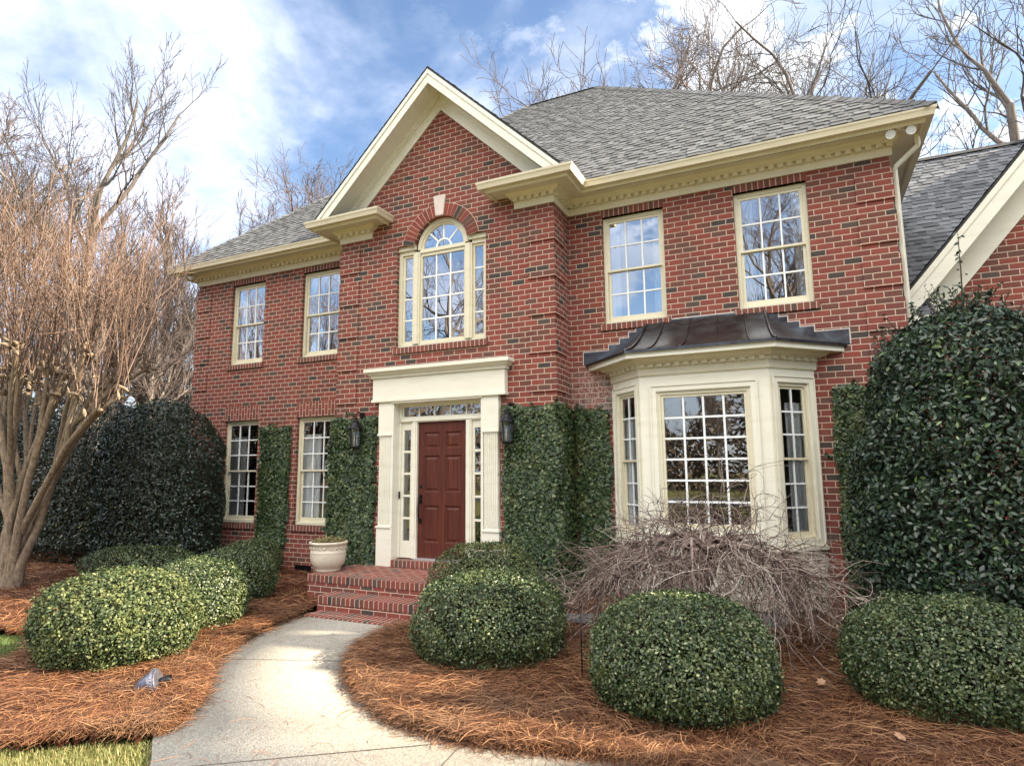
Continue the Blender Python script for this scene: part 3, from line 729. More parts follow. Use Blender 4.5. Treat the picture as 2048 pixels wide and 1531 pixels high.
HIP_M = 0.93
def build_roof():
    o = EAVE_O; x0, x1 = XL - o, XR + o; w = x1 - x0
    depth = YB + 2 * o                                  # plan depth of the roof
    run = 5.95
    ang = math.atan(HIP_M); cs, sn = math.cos(ang), math.sin(ang); Ls = run / cs
    z = EAVE_Z + 0.005
    u = MB()
    X0, X1, Y0, Y1, Z1 = x0, x1, -o, -o + 2 * run, z + run * HIP_M
    a, b, c, d = (X0, Y0, z), (X1, Y0, z), (X1, Y1, z), (X0, Y1, z); e, f = (X0 + run, Y0 + run, Z1), (X1 - run, Y0 + run, Z1)
    dz = Vector((0, 0, -0.02)); a, b, c, d, e, f = [tuple(Vector(p) + dz) for p in (a, b, c, d, e, f)]
    u.add([a, b, c, d, e, f], [(0, 1, 5, 4), (1, 2, 5), (2, 3, 4, 5), (3, 0, 4)])
    rf = u.build('roof', M['felt'], house)
    s = MB()
    shingle_plane(s, (x0, -o - 0.02, z - 0.015), (1, 0, 0), (0, cs, sn), Ls, lambda v: v * cs, lambda v: w - v * cs, seed=3)
    shingle_plane(s, (x1 + 0.02, -o, z - 0.015), (0, 1, 0), (-cs, 0, sn), Ls, lambda v: v * cs, lambda v: 2 * run - v * cs, seed=4)
    shingle_plane(s, (x0 - 0.02, -o, z - 0.015), (0, 1, 0), (cs, 0, sn), Ls, lambda v: v * cs, lambda v: 2 * run - v * cs, seed=5)
    # hip and ridge caps
    rng = random.Random(8)
    def caps(p, q):
        p, q = Vector(p), Vector(q); n = int((q - p).length / 0.15); t = (q - p).normalized(); side = t.cross(Vector((0, 0, 1))).normalized(); up = side.cross(t)
        for i in range(n):
            b0 = p + (q - p) * (i / n); b1 = p + (q - p) * ((i + 1.12) / n); h0, h1 = 0.045, 0.030; dw = 0.105
            V = [b0 - side * dw + up * (h0 - .075), b0 + up * h0, b0 + side * dw + up * (h0 - .075), b1 - side * dw + up * (h1 - .075), b1 + up * h1, b1 + side * dw + up * (h1 - .075)]
            s.add(V + [b0 - side * dw + up * (h0 - .095), b0 + up * (h0 - .02), b0 + side * dw + up * (h0 - .095)], [(0, 1, 4, 3), (1, 2, 5, 4), (6, 7, 1, 0), (7, 8, 2, 1)])
    caps((x0, -o, z), (x0 + run, -o + run, z + run * HIP_M)); caps((x1, -o, z), (x1 - run, -o + run, z + run * HIP_M)); caps((x0 + run, -o + run, z + run * HIP_M), (x1 - run, -o + run, z + run * HIP_M))
    s.build('shingles', M['shingle'], rf)
    # pavilion gable roof
    ov = 0.42; ya, yb = PY - ov, 2.3; apex = 8.385; half = 2.27
    an = math.atan(RAKE_M); c2, s2 = math.cos(an), math.sin(an); Lp = half / c2
    g = MB()
    zb = apex - RAKE_M * half
    g.prism([(GC - half, ya, zb - .03), (GC + half, ya, zb - .03), (GC, ya, apex - .03)], (0, 0.001, 0))
    g.v = []; g.f = []
    t = 0.028
    for sgn in (-1, 1):
        g.prism([(GC, ya - 0.012, apex), (GC + sgn * half, ya - 0.012, zb), (GC + sgn * half, ya - 0.012, zb - t * 1.4), (GC, ya - 0.012, apex - t * 1.4)], (0, yb - ya, 0))
    go = g.build('gable_roof', M['felt'], house)
    s = MB()
    for sgn in (-1, 1): shingle_plane(s, (GC + sgn * half, ya - 0.015, zb + 0.002), (0, 1, 0), (-sgn * c2, 0, s2), Lp, lambda v: 0.0, lambda v: yb - ya, seed=20 + sgn)
    s.build('shingles', M['shingle'], go)
    rake(PY, ya, GC, apex - 0.04, RAKE_M, 6.165, house, 0.235, 0.25)

def rake(yw, yf, xc, zap, m, zcut, parent, hf, hs):
    """rake boards of a gable: fascia at yf, soffit, frieze board on the wall at yw"""
    b = MB()
    for s in (-1, 1):
        def board(o0, o1, y0, y1):
            x0, x1 = xc + s * (zap - o0 - zcut) / m, xc + s * (zap - o1 - zcut) / m
            b.prism([(xc, y0, zap - o0), (x0, y0, zcut), (x1, y0, zcut), (xc, y0, zap - o1)], (0, y1 - y0, 0))
        board(0.0, hf, yf, yf + 0.022)                   # fascia
        board(-0.002, 0.075, yf - 0.016, yf - 0.0005)    # crown strip
        board(hf - 0.045, hf - 0.022, yf + 0.022, yw - 0.002)   # soffit
        board(hf - 0.0215, hf + hs, yw - 0.026, yw - 0.0008)   # frieze board
        board(hf - 0.0213, hf + 0.055, yw - 0.055, yw - 0.0265); board(hf - 0.0212, hf + 0.022, yw - 0.085, yw - 0.0555)  # bed mould
    return b.build('rake_board', M['cream_light'], parent)
build_roof()

# ---- door surround and door
def build_entry():
    y0 = PY; c = GC + 0.01
    s = MB()
    for k in (-1, 1):
        def bx(a, b, ya, yb, za, zb):
            xa, xb = sorted((c + k * a, c + k * b)); s.box(xa, xb, ya, yb, za, zb)
        bx(0.825, 1.085, -0.705, y0 - .001, 0.402, 0.985); bx(0.815, 1.095, -0.722, y0 - .0012, 0.985, 1.012)
        bx(0.84, 1.07, -0.690, y0 - .001, 1.012, 2.43)
        for i in range(7):                               # fluting: raised fillets
            xa = 0.852 + i * 0.0315; bx(xa, xa + 0.019, -0.6995, -0.6903, 1.05, 2.40)
        bx(0.835, 1.075, -0.70, -0.6905, 2.40, 2.43); bx(0.818, 1.092, -0.722, y0 - .001, 2.43, 2.458); bx(0.825, 1.085, -0.705, y0 - .001, 2.458, 2.975)
        bx(0.79, 0.83, -0.704, -0.40, 0.402, 2.975)      # jamb
    s.box(c - 1.20, c + 1.20, -0.725, y0 - .001, 3.0, 3.36); s.box(c - 1.215, c + 1.215, -0.742, y0 - .0012, 2.975, 3.018)
    P = [(c - 1.20, y0), (c - 1.20, -0.725), (c + 1.20, -0.725), (c + 1.20, y0)]
    cr = [(-0.02, 3.36), (0.022, 3.36), (0.026, 3.395), (0.05, 3.41), (0.075, 3.435), (0.10, 3.455), (0.115, 3.46), (0.115, 3.515), (-0.02, 3.53)]
    s.sweep(cr[::-1], P)
    for x in np.arange(c - 1.225, c + 1.215, 0.024): s.box(x, x + 0.013, -0.7575, -0.7465, 3.366, 3.389)
    s.box(c - 0.83, c + 0.83, -0.722, -0.42, 2.945, 2.9745)       # soffit of the opening
    so = s.build('door_surround', M['cream_light'], house)
    # frame with side lights and transom
    f = MB(); yf = -0.535
    for k in (-1, 1):
        def bx(a, b, ya, yb, za, zb):
            xa, xb = sorted((c + k * a, c + k * b)); f.box(xa, xb, ya, yb, za, zb)
        bx(0.445, 0.545, yf - .01, yf + .1, 0.52, 2.64); bx(0.470, 0.52, yf - .022, yf - .0105, 0.52, 2.64)
        bx(0.755, 0.79, yf - .01, yf + .1, 0.52, 2.944)
        bx(0.545, 0.755, yf + .02, yf + .06, 0.52, 0.78); bx(0.545, 0.755, yf + .02, yf + .06, 2.52, 2.64)
        bx(0.545, 0.585, yf + .0205, yf + .06, 0.78, 2.52); bx(0.712, 0.755, yf + .0205, yf + .06, 0.78, 2.52)
        for j in range(1, 5): z = 0.78 + 1.74 * j / 5; bx(0.585, 0.712, yf + .024, yf + .056, z - .018, z + .018)
    f.box(c - .79, c + .79, yf - .01, yf + .1, 2.64, 2.70); f.box(c - .79, c + .79, yf - .024, yf - .0105, 2.655, 2.685)
    f.box(c - .755, c + .755, yf + .0, yf + .1, 2.915, 2.944); f.box(c - .755, c + .755, yf + .02, yf + .06, 2.70, 2.735); f.box(c - .755, c + .755, yf + .02, yf + .06, 2.89, 2.915)
    for k in (-1, 1): xa, xb = sorted((c + k * .755, c + k * .725)); f.box(xa, xb, yf + .02, yf + .06, 2.735, 2.89)
    for j in range(1, 5): x = c - .725 + 1.45 * j / 5; f.box(x - .013, x + .013, yf + .024, yf + .056, 2.735, 2.89)
    fo = f.build('door_frame', M['cream_light'], house, bevel=0.003)
    g = MB(); yy = yf + .04
    for k in (-1, 1): xa, xb = sorted((c + k * .58, c + k * .72)); g.quad((xa, yy, .77), (xb, yy, .77), (xb, yy, 2.53), (xa, yy, 2.53))
    g.quad((c - .73, yy, 2.73), (c + .73, yy, 2.73), (c + .73, yy, 2.895), (c - .73, yy, 2.895))
    g.build('pane', M['glass_dark'], fo)
    k = MB(); k.box(c - .79, c + .79, -0.715, -0.44, 0.401, 0.505); k.build('door_step', M['brick_header'], house, bevel=0.006)
    k = MB(); k.box(c - .46, c + .46, -0.60, -0.43, 0.506, 0.53); k.build('threshold', simple('metal_sill', (0.6, 0.6, 0.62), 0.35, 0.6), house)
    # six panel door
    d = MB(); yd = -0.50; x0, x1, z0, z1 = c - .443, c + .443, .532, 2.638
    cols = [(x0 + .105, c - .052), (c + .052, x1 - .105)]; rows = [(z0 + .235, z0 + .80), (z0 + 1.005, z0 + 1.575), (z0 + 1.685, z0 + 1.945)]
    xs = [x0, cols[0][0], cols[0][1], cols[1][0], cols[1][1], x1]; zs = [z0] + [q for r in rows for q in r] + [z1]
    for i in range(5):
        for j in range(7):
            if i in (1, 3) and j in (1, 3, 5):
                a, b, e, h = xs[i], xs[i + 1], zs[j], zs[j + 1]
                lv = [(0, 0), (0.014, 0.016), (0.030, 0.018), (0.062, 0.006)]
                for (i0, d0), (i1, d1) in zip(lv[:-1], lv[1:]):
                    q0 = [(a + i0, yd + d0, e + i0), (b - i0, yd + d0, e + i0), (b - i0, yd + d0, h - i0), (a + i0, yd + d0, h - i0)]
                    q1 = [(a + i1, yd + d1, e + i1), (b - i1, yd + d1, e + i1), (b - i1, yd + d1, h - i1), (a + i1, yd + d1, h - i1)]
                    for m in range(4): d.quad(q0[m], q0[(m + 1) % 4], q1[(m + 1) % 4], q1[m])
                d.quad(*q1)
            else: d.quad((xs[i], yd, zs[j]), (xs[i + 1], yd, zs[j]), (xs[i + 1], yd, zs[j + 1]), (xs[i], yd, zs[j + 1]))
    d.box(x0, x1, yd + .0185, yd + .045, z0, z1)
    do = d.build('front_door', M['door'], house)
    h = MB(); hx = x0 + .055
    h.lathe([(0.0, -.03), (.024, -.03), (.031, -.012), (.033, 0), (0, 0)], None, 16, Matrix.Translation((hx, yd - .001, 1.62)) @ Matrix.Rotation(math.radians(-90), 4, 'X') @ Matrix.Rotation(math.pi, 4, 'Y'))
    h.box(hx - .026, hx + .026, yd - .014, yd - .001, 1.36, 1.50); h.box(hx - .02, hx + .02, yd - .012, yd - .001, 1.05, 1.13)
    h.tube([(hx, yd - .012, 1.40), (hx, yd - .06, 1.375), (hx, yd - .072, 1.30), (hx, yd - .066, 1.17), (hx, yd - .04, 1.10), (hx, yd - .01, 1.09)], [.011, .012, .014, .013, .011, .01], 10)
    h.tube([(hx - .02, yd - .02, 1.46), (hx, yd - .055, 1.455), (hx + .03, yd - .06, 1.45)], [.008, .011, .008], 8)
    h.build('door_handle', M['black'], do, smooth=False, bevel=0.004)
    b = MB(); b.box(c - .777, c - .755 + .01, -0.5622, -0.5452, 1.43, 1.545); b.build('doorbell', M['black'], house, bevel=0.008)
build_entry()

# ---- bay window
def build_bay():
    cx, hf, hw, b = 4.0, 0.815, 1.338, 0.53
    zb, zt = 0.16, 3.235
    F = [(cx - hw, 0.0), (cx - hf, -b), (cx + hf, -b), (cx + hw, 0.0)]
    out = MB()
    # body panels between openings: three faces, each with its own frame of reference
    def face(i):
        p, q = Vector((*F[i], 0)), Vector((*F[i + 1], 0)); t = (q - p).normalized(); n = Vector((t.y, -t.x, 0)); w = (q - p).length
        return Matrix(((t.x, -n.x, 0, p.x), (t.y, -n.y, 0, p.y), (0, 0, 1, 0), (0, 0, 0, 1))), w
    ops = []
    for i in range(3):
        Mx, w = face(i)
        if i == 1: o = (0.235, w - 0.235, 1.10, 2.885)
        else: o = (0.13, w - 0.13, 0.98, 2.93)
        ops.append((Mx, w, o)); t = MB()
        grid_wall(t, 0.0, 0.0, w, zb, zt, [o], back=0.12)
        ring_box(t, o[0] - 0.085, o[1] + 0.085, o[2] - 0.05, o[3] + 0.085, 0.07, -0.022, -0.0008)   # casing
        ring_box(t, o[0] - 0.098, o[1] + 0.098, o[2] - 0.063, o[3] + 0.098, 0.018, -0.036, -0.0226)
        t.box(o[0] - 0.11, o[1] + 0.11, -0.06, -0.001, o[2] - 0.11, o[2] - 0.0635)                      # sill
        out.add([tuple(Mx @ Vector(v)) for v in t.v], t.f)
    for k in (0.885,):
        out.sweep([(0.0, k - .03), (0.018, k - .03), (0.018, k), (0.0, k)][::-1], F)
    FX = [(F[0][0] - .2, .2)] + F[1:3] + [(F[3][0] + .2, .2)]
    for i in range(3):
        Mx, w = face(i); t = MB(); ring_box(t, .06, w - .06, .26, .80, .055, -.014, -.0008); out.add([tuple(Mx @ Vector(v)) for v in t.v], t.f)
    bo = out.build('bay_window', M['cream_light'], house)
    tr = MB()
    tr.sweep([(-.02, 3.115), (0.014, 3.115), (0.014, 3.127), (0.0245, 3.127), (0.0245, 3.225), (-.02, 3.225)][::-1], FX)      # frieze
    tr.sweep([(-.02, 3.2255), (0.036, 3.2255), (0.036, 3.272), (-.02, 3.272)][::-1], FX)
    tr.sweep([(-.02, 3.2725), (0.066, 3.2725), (0.075, 3.285), (0.105, 3.298), (0.135, 3.323), (0.145, 3.345), (-.02, 3.345)][::-1], FX)
    tr.sweep([(-.02, 3.3455), (0.235, 3.3455), (0.235, 3.365), (-.02, 3.365)][::-1], FX)
    co = tr.build('bay_cornice', M['cream'], bo)
    fs = MB(); fs.sweep([(0.2, 3.338), (0.262, 3.338), (0.262, 3.432), (0.2, 3.432)][::-1], FX); fs.build('bay_fascia', M['cream_light'], bo)
    d = MB()
    for i in range(3):
        Mx, w = face(i); k = int(round(w / 0.117)); t = MB()
        for j in range(k): x = w * (j + .5) / k; t.box(x - .034, x + .034, -0.0725, -0.0363, 3.229, 3.271)
        d.add([tuple(Mx @ Vector(v)) for v in t.v], t.f)
    d.build('dentil_moulding', M['cream'], bo)
    # centre light: fixed, four by six panes
    Mx, w, o = ops[1]
    fr = MB(); ring_box(fr, o[0], o[1], o[2], o[3], 0.035, 0.012, 0.09, Mx=Mx); ring_box(fr, o[0] + .0355, o[1] - .0355, o[2] + .0355, o[3] - .0355, 0.035, 0.03, 0.08, Mx=Mx)
    fo = fr.build('picture_sash', M['cream'], bo)
    m = MB(); pane_grid(m, o[0] + .07, o[1] - .07, o[2] + .07, o[3] - .07, 4, 6, 0.054, w=0.026, Mx=Mx); m.build('muntin', M['white'], bo)
    g = MB(); g.quad(*[tuple(Mx @ Vector(p)) for p in ((o[0] + .065, .056, o[2] + .065), (o[1] - .065, .056, o[2] + .065), (o[1] - .065, .056, o[3] - .065), (o[0] + .065, .056, o[3] - .065))]); g.build('pane', M['glass_dark'], bo)
    # side lights: double hung, built straight on the body
    for i in (0, 2):
        Mx, w, o = ops[i]; x0, x1, z0, z1 = o; y = 0.012; zm = (z0 + z1) / 2 + 0.03
        s = MB(); ring_box(s, x0, x1, z0, z1, 0.03, y, y + .09, wb=.045, Mx=Mx)
        ring_box(s, x0 + .0305, x1 - .0305, zm - .016, z1 - .0305, .034, y + .022, y + .048, wb=.03, Mx=Mx)
        ring_box(s, x0 + .0306, x1 - .0306, z0 + .0455, zm + .012, .034, y + .052, y + .078, wt=.028, wb=.06, Mx=Mx)
        s.build('side_sash', M['cream'], bo)
        m = MB(); pane_grid(m, x0 + .065, x1 - .065, zm + .014, z1 - .065, 2, 3, y + .034, Mx=Mx); pane_grid(m, x0 + .065, x1 - .065, z0 + .106, zm - .016, 2, 3, y + .064, Mx=Mx); m.build('muntin', M['white'], bo)
        g = MB()
        for za, zb_, yy in ((zm + .01, z1 - .06, y + .036), (z0 + .1, zm - .012, y + .066)): g.quad(*[tuple(Mx @ Vector(p)) for p in ((x0 + .06, yy, za), (x1 - .06, yy, za), (x1 - .06, yy, zb_), (x0 + .06, yy, zb_))])
        g.build('pane', M['glass_clear'], bo)
        if i == 2: curtain('curtain', x0 + .20, x1 + .04, z0 + .02, z0 + 1.72, .108, bo, Mx, 0.010, 4)
        else: curtain('curtain', x0 + .0, x0 + .26, z0 + .02, z0 + 1.60, .108, bo, Mx, 0.010, 4)
    # flared standing-seam copper roof
    E = 0.29; e0 = math.tan(math.radians(22.5))
    eave = [Vector((cx - hw - E * 1.414, 0.0)), Vector((cx - hf - E * e0, -b - E)), Vector((cx + hf + E * e0, -b - E)), Vector((cx + hw + E * 1.414, 0.0))]
    top = [Vector((cx - 0.80, 0.0)), Vector((cx - 0.80, -0.05)), Vector((cx + 0.80, -0.05)), Vector((cx + 0.80, 0.0))]
    z0, z1 = 3.437, 3.955; n = 14
    def prof(s): return z0 + (z1 - z0) * (0.28 * s + 0.72 * s ** 2.0)
    c = MB()
    rows = []
    for k in range(n + 1):
        s = k / n; rows.append([(*(eave[i].lerp(top[i], s)), prof(s)) for i in range(4)])
    c.add([p for r in rows for p in r], [(k * 4 + i, k * 4 + i + 1, (k + 1) * 4 + i + 1, (k + 1) * 4 + i) for k in range(n) for i in range(3)])
    c.sweep([(0.262, 3.434), (E, 3.402), (E + .006, 3.402), (E + .006, 3.439), (0.262, 3.444)][::-1], FX)       # drip edge
    ro = c.build('copper_roof', M['copper'], bo)
    q = MB()
    def seam(i, f, r=0.011, h=0.010):
        pts = []
        for k in range(n + 1):
            s = k / n; p = eave[i].lerp(eave[i + 1], f).lerp(top[i].lerp(top[i + 1], f), s); pts.append((p.x, p.y, prof(s) + h))
        q.tube(pts, r, 6)
    for f in (0.16, 0.39, 0.62, 0.84): seam(1, f)
    seam(0, 1.0, .02, .012); seam(2, 0.0, .02, .012)
    q.build('seam', M['copper'], ro, smooth=True)
    # stepped flashing let into the brick, with its pale sealant line
    fl = MB(); wl = MB(); st = 0.0813
    for sgn in (-1, 1):
        z = 3.43; steps = []
        xo = cx + sgn * (hw + E * 1.414 + 0.03)
        tops = [3.43 + 2.4 * st + k * st for k in range(5)]
        edges = [hw + E * 1.414 + .03, 1.38, 1.21, 1.07, 0.96, 0.80]
        for k in range(5):
            xa, xb = sorted((cx + sgn * edges[k], cx + sgn * edges[k + 1])); zt_ = min(tops[k], 4.0)
            fl.box(xa, xb, -0.0075, -0.001, z, zt_)
            wl.box(xa, xb, -0.0055, -0.0008, zt_, zt_ + .012)
            xs_ = cx + sgn * edges[k]; wl.box(min(xs_, xs_ + sgn * .014), max(xs_, xs_ + sgn * .014), -0.0056, -0.0009, tops[k - 1] if k else z, zt_ + .016)
    fl.box(cx - .80, cx + .80, -0.0076, -0.001, 3.9, 3.995); wl.box(cx - .48, cx + .42, -0.0056, -0.0009, 3.995, 4.012)
    fl.build('flashing', M['copper'], bo); wl.build('sealant', simple('pale_sealant', (0.52, 0.47, 0.43), 0.9), bo)
build_bay()

# ---- garage wing on the right
def build_wing():
    yw, yf, xc = 0.9, 0.54, 10.0; m = 1.21
    zt = 4.17 + m * (xc - 6.52)                         # ridge of the wing gable
    b = MB()
    hole = (7.66, 9.2, 1.2, 3.36)
    grid_wall(b, yw, 6.72, 13.2, -0.3, 4.0, [hole], back=0.2)
    for z0, z1, k in ((4.0, zt - .35, 0),):
        h = (zt - .30 - 4.0) / m
        b.add([(xc - h, yw, 4.0), (xc + h, yw, 4.0), (xc, yw, zt - .30)], [(0, 1, 2)])
    b.quad((6.72, 9, -.3), (6.72, yw, -.3), (6.72, yw, 4.2), (6.72, 9, 4.2)); b.quad((13.2, yw, -.3), (13.2, 9, -.3), (13.2, 9, 4.2), (13.2, yw, 4.2))
    b.quad((13.2, 9, -.3), (6.72, 9, -.3), (6.72, 9, 4.2), (13.2, 9, 4.2))
    b.quad((XR + .002, 0.6, -.3), (6.72, 0.6, -.3), (6.72, 0.6, 3.76), (XR + .002, 0.6, 3.76)); b.quad((6.72, 0.6, -.3), (6.72, yw, -.3), (6.72, yw, 3.8), (6.72, 0.6, 3.8))
    b.build('garage_wall', M['brick'], house)
    r = MB(); t = .03; zb = 4.12
    for s in (-1, 1):
        x = xc + s * 3.62 if s > 0 else XR + .003; z = zt - m * abs(x - xc)
        r.prism([(xc, yf - .012, zt), (x, yf - .012, z), (x, yf - .012, z - .05), (xc, yf - .012, zt - .05)], (0, 7.5, 0))
    go = r.build('garage_roof', M['felt'], house)
    s = MB(); an = math.atan(m); c2, s2 = math.cos(an), math.sin(an)
    for k in (-1, 1):
        L = 3.5 / c2
        shingle_plane(s, (xc + k * 3.5, yf - .012, zt - m * 3.5 + .003), (0, 1, 0), (-k * c2, 0, s2), L, lambda v: 0.0, lambda v: 7.4, seed=40 + k)
    # cross roof running back to the main block
    a3 = math.atan(0.93); c3, s3 = math.cos(a3), math.sin(a3); y0, z0 = 0.93, 4.19; run = 3.86
    s.quad((XR + .004, y0, z0 - .03), (15.5, y0, z0 - .03), (15.5, y0 + run, z0 + run * .93 - .03), (XR + .004, y0 + run, z0 + run * .93 - .03))
    shingle_plane(s, (XR + .005, y0, z0), (1, 0, 0), (0, c3, s3), run / c3, lambda v: 0.0, lambda v: 9.0, seed=44)
    s.quad((XR + .004, y0 + run, z0 + run * .93 - .03), (15.5, y0 + run, z0 + run * .93 - .03), (15.5, y0 + 2 * run, z0 - .03), (XR + .004, y0 + 2 * run, z0 - .03))
    s.build('shingles', M['shingle_dark'], go)
    cp = MB()
    for x in np.arange(XR + .01, 15.0, .16): cp.prism([(x, y0 + run - .12, z0 + run * .93 - .055), (x, y0 + run, z0 + run * .93 + .05), (x, y0 + run + .12, z0 + run * .93 - .055), (x, y0 + run, z0 + run * .93 + .02)], (.158, 0, 0))
    cp.build('ridge_cap', M['felt'], go)
    # low lean-to roof in the corner beside the main block
    l = MB(); shingle_plane(l, (XR + .03, 0.53, 3.80), (1, 0, 0), (0, c3, s3), 0.45, lambda v: 0.0, lambda v: 0.40, seed=50)
    l.quad((XR + .03, 0.53, 3.79), (6.83, 0.53, 3.79), (6.83, 0.86, 4.09), (XR + .03, 0.86, 4.09)); l.build('lean_to_roof', M['shingle_dark'], house)
    gu = MB(); gu.box(XR + .09, 6.86, 0.44, 0.53, 3.70, 3.80); gu.build('lean_to_gutter', M['cream_light'], house)
    rk = MB()
    x0 = XR + .004
    def line(o, x): return zt - .05 - o - m * abs(x - xc)
    def board(o0, o1, ya, yb, xe=x0):
        for e in (xe, xc + 3.6): rk.prism([(xc, ya, line(o0, xc)), (e, ya, line(o0, e)), (e, ya, line(o1, e)), (xc, ya, line(o1, xc))], (0, yb - ya, 0))
    board(0, .34, yf, yf + .022); board(-.002, .10, yf - .016, yf - .0005); board(.28, .305, yf + .0225, yw - .002)
    board(.3055, .74, yw - .026, yw - .0008, 6.53); board(.306, .39, yw - .055, yw - .0265, 6.53)
    rk.build('garage_rake_board', M['cream_light'], house)
    w = MB(); ring_box(w, hole[0], hole[1], hole[2], hole[3], .09, yw - .03, yw + .1); wo = w.build('garage_window', M['cream_light'], house)
    mu = MB(); pane_grid(mu, hole[0] + .09, hole[1] - .09, hole[2] + .09, hole[3] - .09, 4, 4, yw + .05); mu.build('muntin', M['white'], wo)
    g = MB(); g.quad((hole[0] + .08, yw + .055, hole[2] + .08), (hole[1] - .08, yw + .055, hole[2] + .08), (hole[1] - .08, yw + .055, hole[3] - .08), (hole[0] + .08, yw + .055, hole[3] - .08)); g.build('pane', M['glass_dark'], wo)
build_wing()

# ---- downspout, flood lights, lanterns
d = MB(); xs = XR + .055
pts = [(6.72, 0.0, 6.07), (6.72, 0.0, 5.93), (6.715, 0.005, 5.90), (6.47, .06, 5.70), (xs, .07, 5.66), (xs, .07, 5.60), (xs, .07, 0.1)]
d.tube(pts, [.036] * 7, 4); d.build('downspout', M['cream_light'], house, bevel=0.004)
def flood_light(loc, aims, label):
    f = empty('flood_light', loc, label, 'light', 'twin flood lights under the eaves'); LOCAL.add(f.name)
    b = MB(); b.lathe([(0, 0.0), (.055, 0), (.055, -.02), (.03, -.035), (0, -.035)], (0, 0, 0), 20); b.build('mount', M['gutter'], f, smooth=True)
    for x, az, el in aims:
        R = Matrix.Translation((x, -.02, -.075)) @ Matrix.Rotation(az, 4, 'Z') @ Matrix.Rotation(math.radians(90) + el, 4, 'X')
        h = MB(); h.lathe([(0, -.075), (.024, -.075), (.03, -.03), (.052, .012), (.056, .04), (.049, .042), (.045, .03), (0, .026)], None, 22, R)
        h.tube([(x * .3, 0, -.03), (x * .7, -.005, -.06), tuple(R @ Vector((0, 0, -.06)))], .010, 8)
        ho = h.build('lamp_head', M['white'], f, smooth=True)
        l = MB(); l.lathe([(0, .034), (.03, .034), (.047, .031)], None, 22, R); l.build('lens', M['lens'], ho, smooth=True)
flood_light((6.50, -0.27, ZF + .219), ((-.105, math.radians(-8), 0.35), (.105, math.radians(8), 0.25)), 'white twin flood light at the right eave corner above the downspout')
flood_light((-6.52, -0.22, ZF + .219), ((-.10, math.radians(40), 0.5), (.10, math.radians(-60), 0.5)), 'small twin flood light at the far left eave corner near bare branches')

def lantern(loc, label):
    e = empty('wall_lantern', loc, label, 'lantern', 'black coach lanterns beside the front door'); LOCAL.add(e.name)
    f = MB()
    f.lathe([(0, 0), (.075, 0), (.085, .012), (.085, .03), (.07, .035), (0, .035)], (0, 0, 0), 12)
    f.lathe([(.098, .315), (.115, .318), (.112, .33), (.085, .365), (.06, .40), (.045, .425), (.052, .43), (.05, .445), (.028, .47), (.03, .48), (.012, .50), (0, .50)], (0, 0, 0), 12)
    for i in range(6):
        a = 2 * math.pi * i / 6 + .26; c, s = math.cos(a), math.sin(a); f.tube([(.075 * c, .075 * s, .03), (.096 * c, .096 * s, .318)], .006, 6)
    f.tube([(0, 0, .49), (0, -.005, .53), (0, .03, .585), (0, .085, .60), (0, .135, .565), (0, .15, .50)], .009, 8)
    f.box(-.045, .045, .148, .165, .40, .60)
    fo = f.build('frame', M['black'], e)
    g = MB(); g.lathe([(.071, .035), (.092, .315)], (0, 0, 0), 12); g.build('shade', M['lampglass'], e, smooth=True)
    c = MB()
    for x, y in ((-.022, 0), (.022, .012), (.0, -.02)): c.lathe([(0, .035), (.011, .035), (.011, .15), (.006, .16), (.011, .185), (.004, .215), (0, .22)], (x, y, 0), 8)
    c.build('candle_bulb', M['white'], e, smooth=True)
lantern((-1.44, PY - .185, 2.235), 'black coach lantern hung over the ivy left of the red door')
lantern((1.305, PY - .185, 2.245), 'black coach lantern on the ivy right of the red door')

# ---- brick steps
def build_steps():
    e = empty('brick_steps', (GC, -1.6, 0), 'red brick landing with two steps below the front door', 'steps')
    c = GC + .01; H = .0813
    def block(name, x0, x1, y0, y1, z0, z1, border=.212):
        r = .1016                                       # rowlock edge
        b = MB(); b.box(x0 + .008, x1 - .008, y0 + .008, y1, z0, z1 - r); bo = b.build(name, M['brick_step'], e)
        n = MB(); n.box(x0, x1, y0, y0 + border, z1 - r + .0005, z1); n.build('rowlock_edge', M['brick_nose'], bo, bevel=.006)
        return bo
    M['brick_nose'] = nosing_mat()
    lo = block('landing', c - 1.50, c + 1.50, -1.74, PY - .001, 0.0, 0.40)
    p = MB(); p.box(c - 1.50, c + 1.50, -1.5275, PY - .0015, 0.299, 0.3985); p.build('paving', M['brick_paver'], lo)
    block('step', c - .985, c + .985, -2.10, -1.7325, 0.0, 0.205, .366)
    k = MB(); k.box(c - .90, c + .90, -2.42, -2.0925, -.05, 0.028); k.build('edging', M['brick_nose'], e, bevel=.005)
def nosing_mat():
    """rowlock bricks on edge: joints run back on top and upright on the face"""
    return brick_mat('nosing_brick', 'flat', L=.0765, H=4.0, shift=0, seed=11.0, voff=2.3)
build_steps()

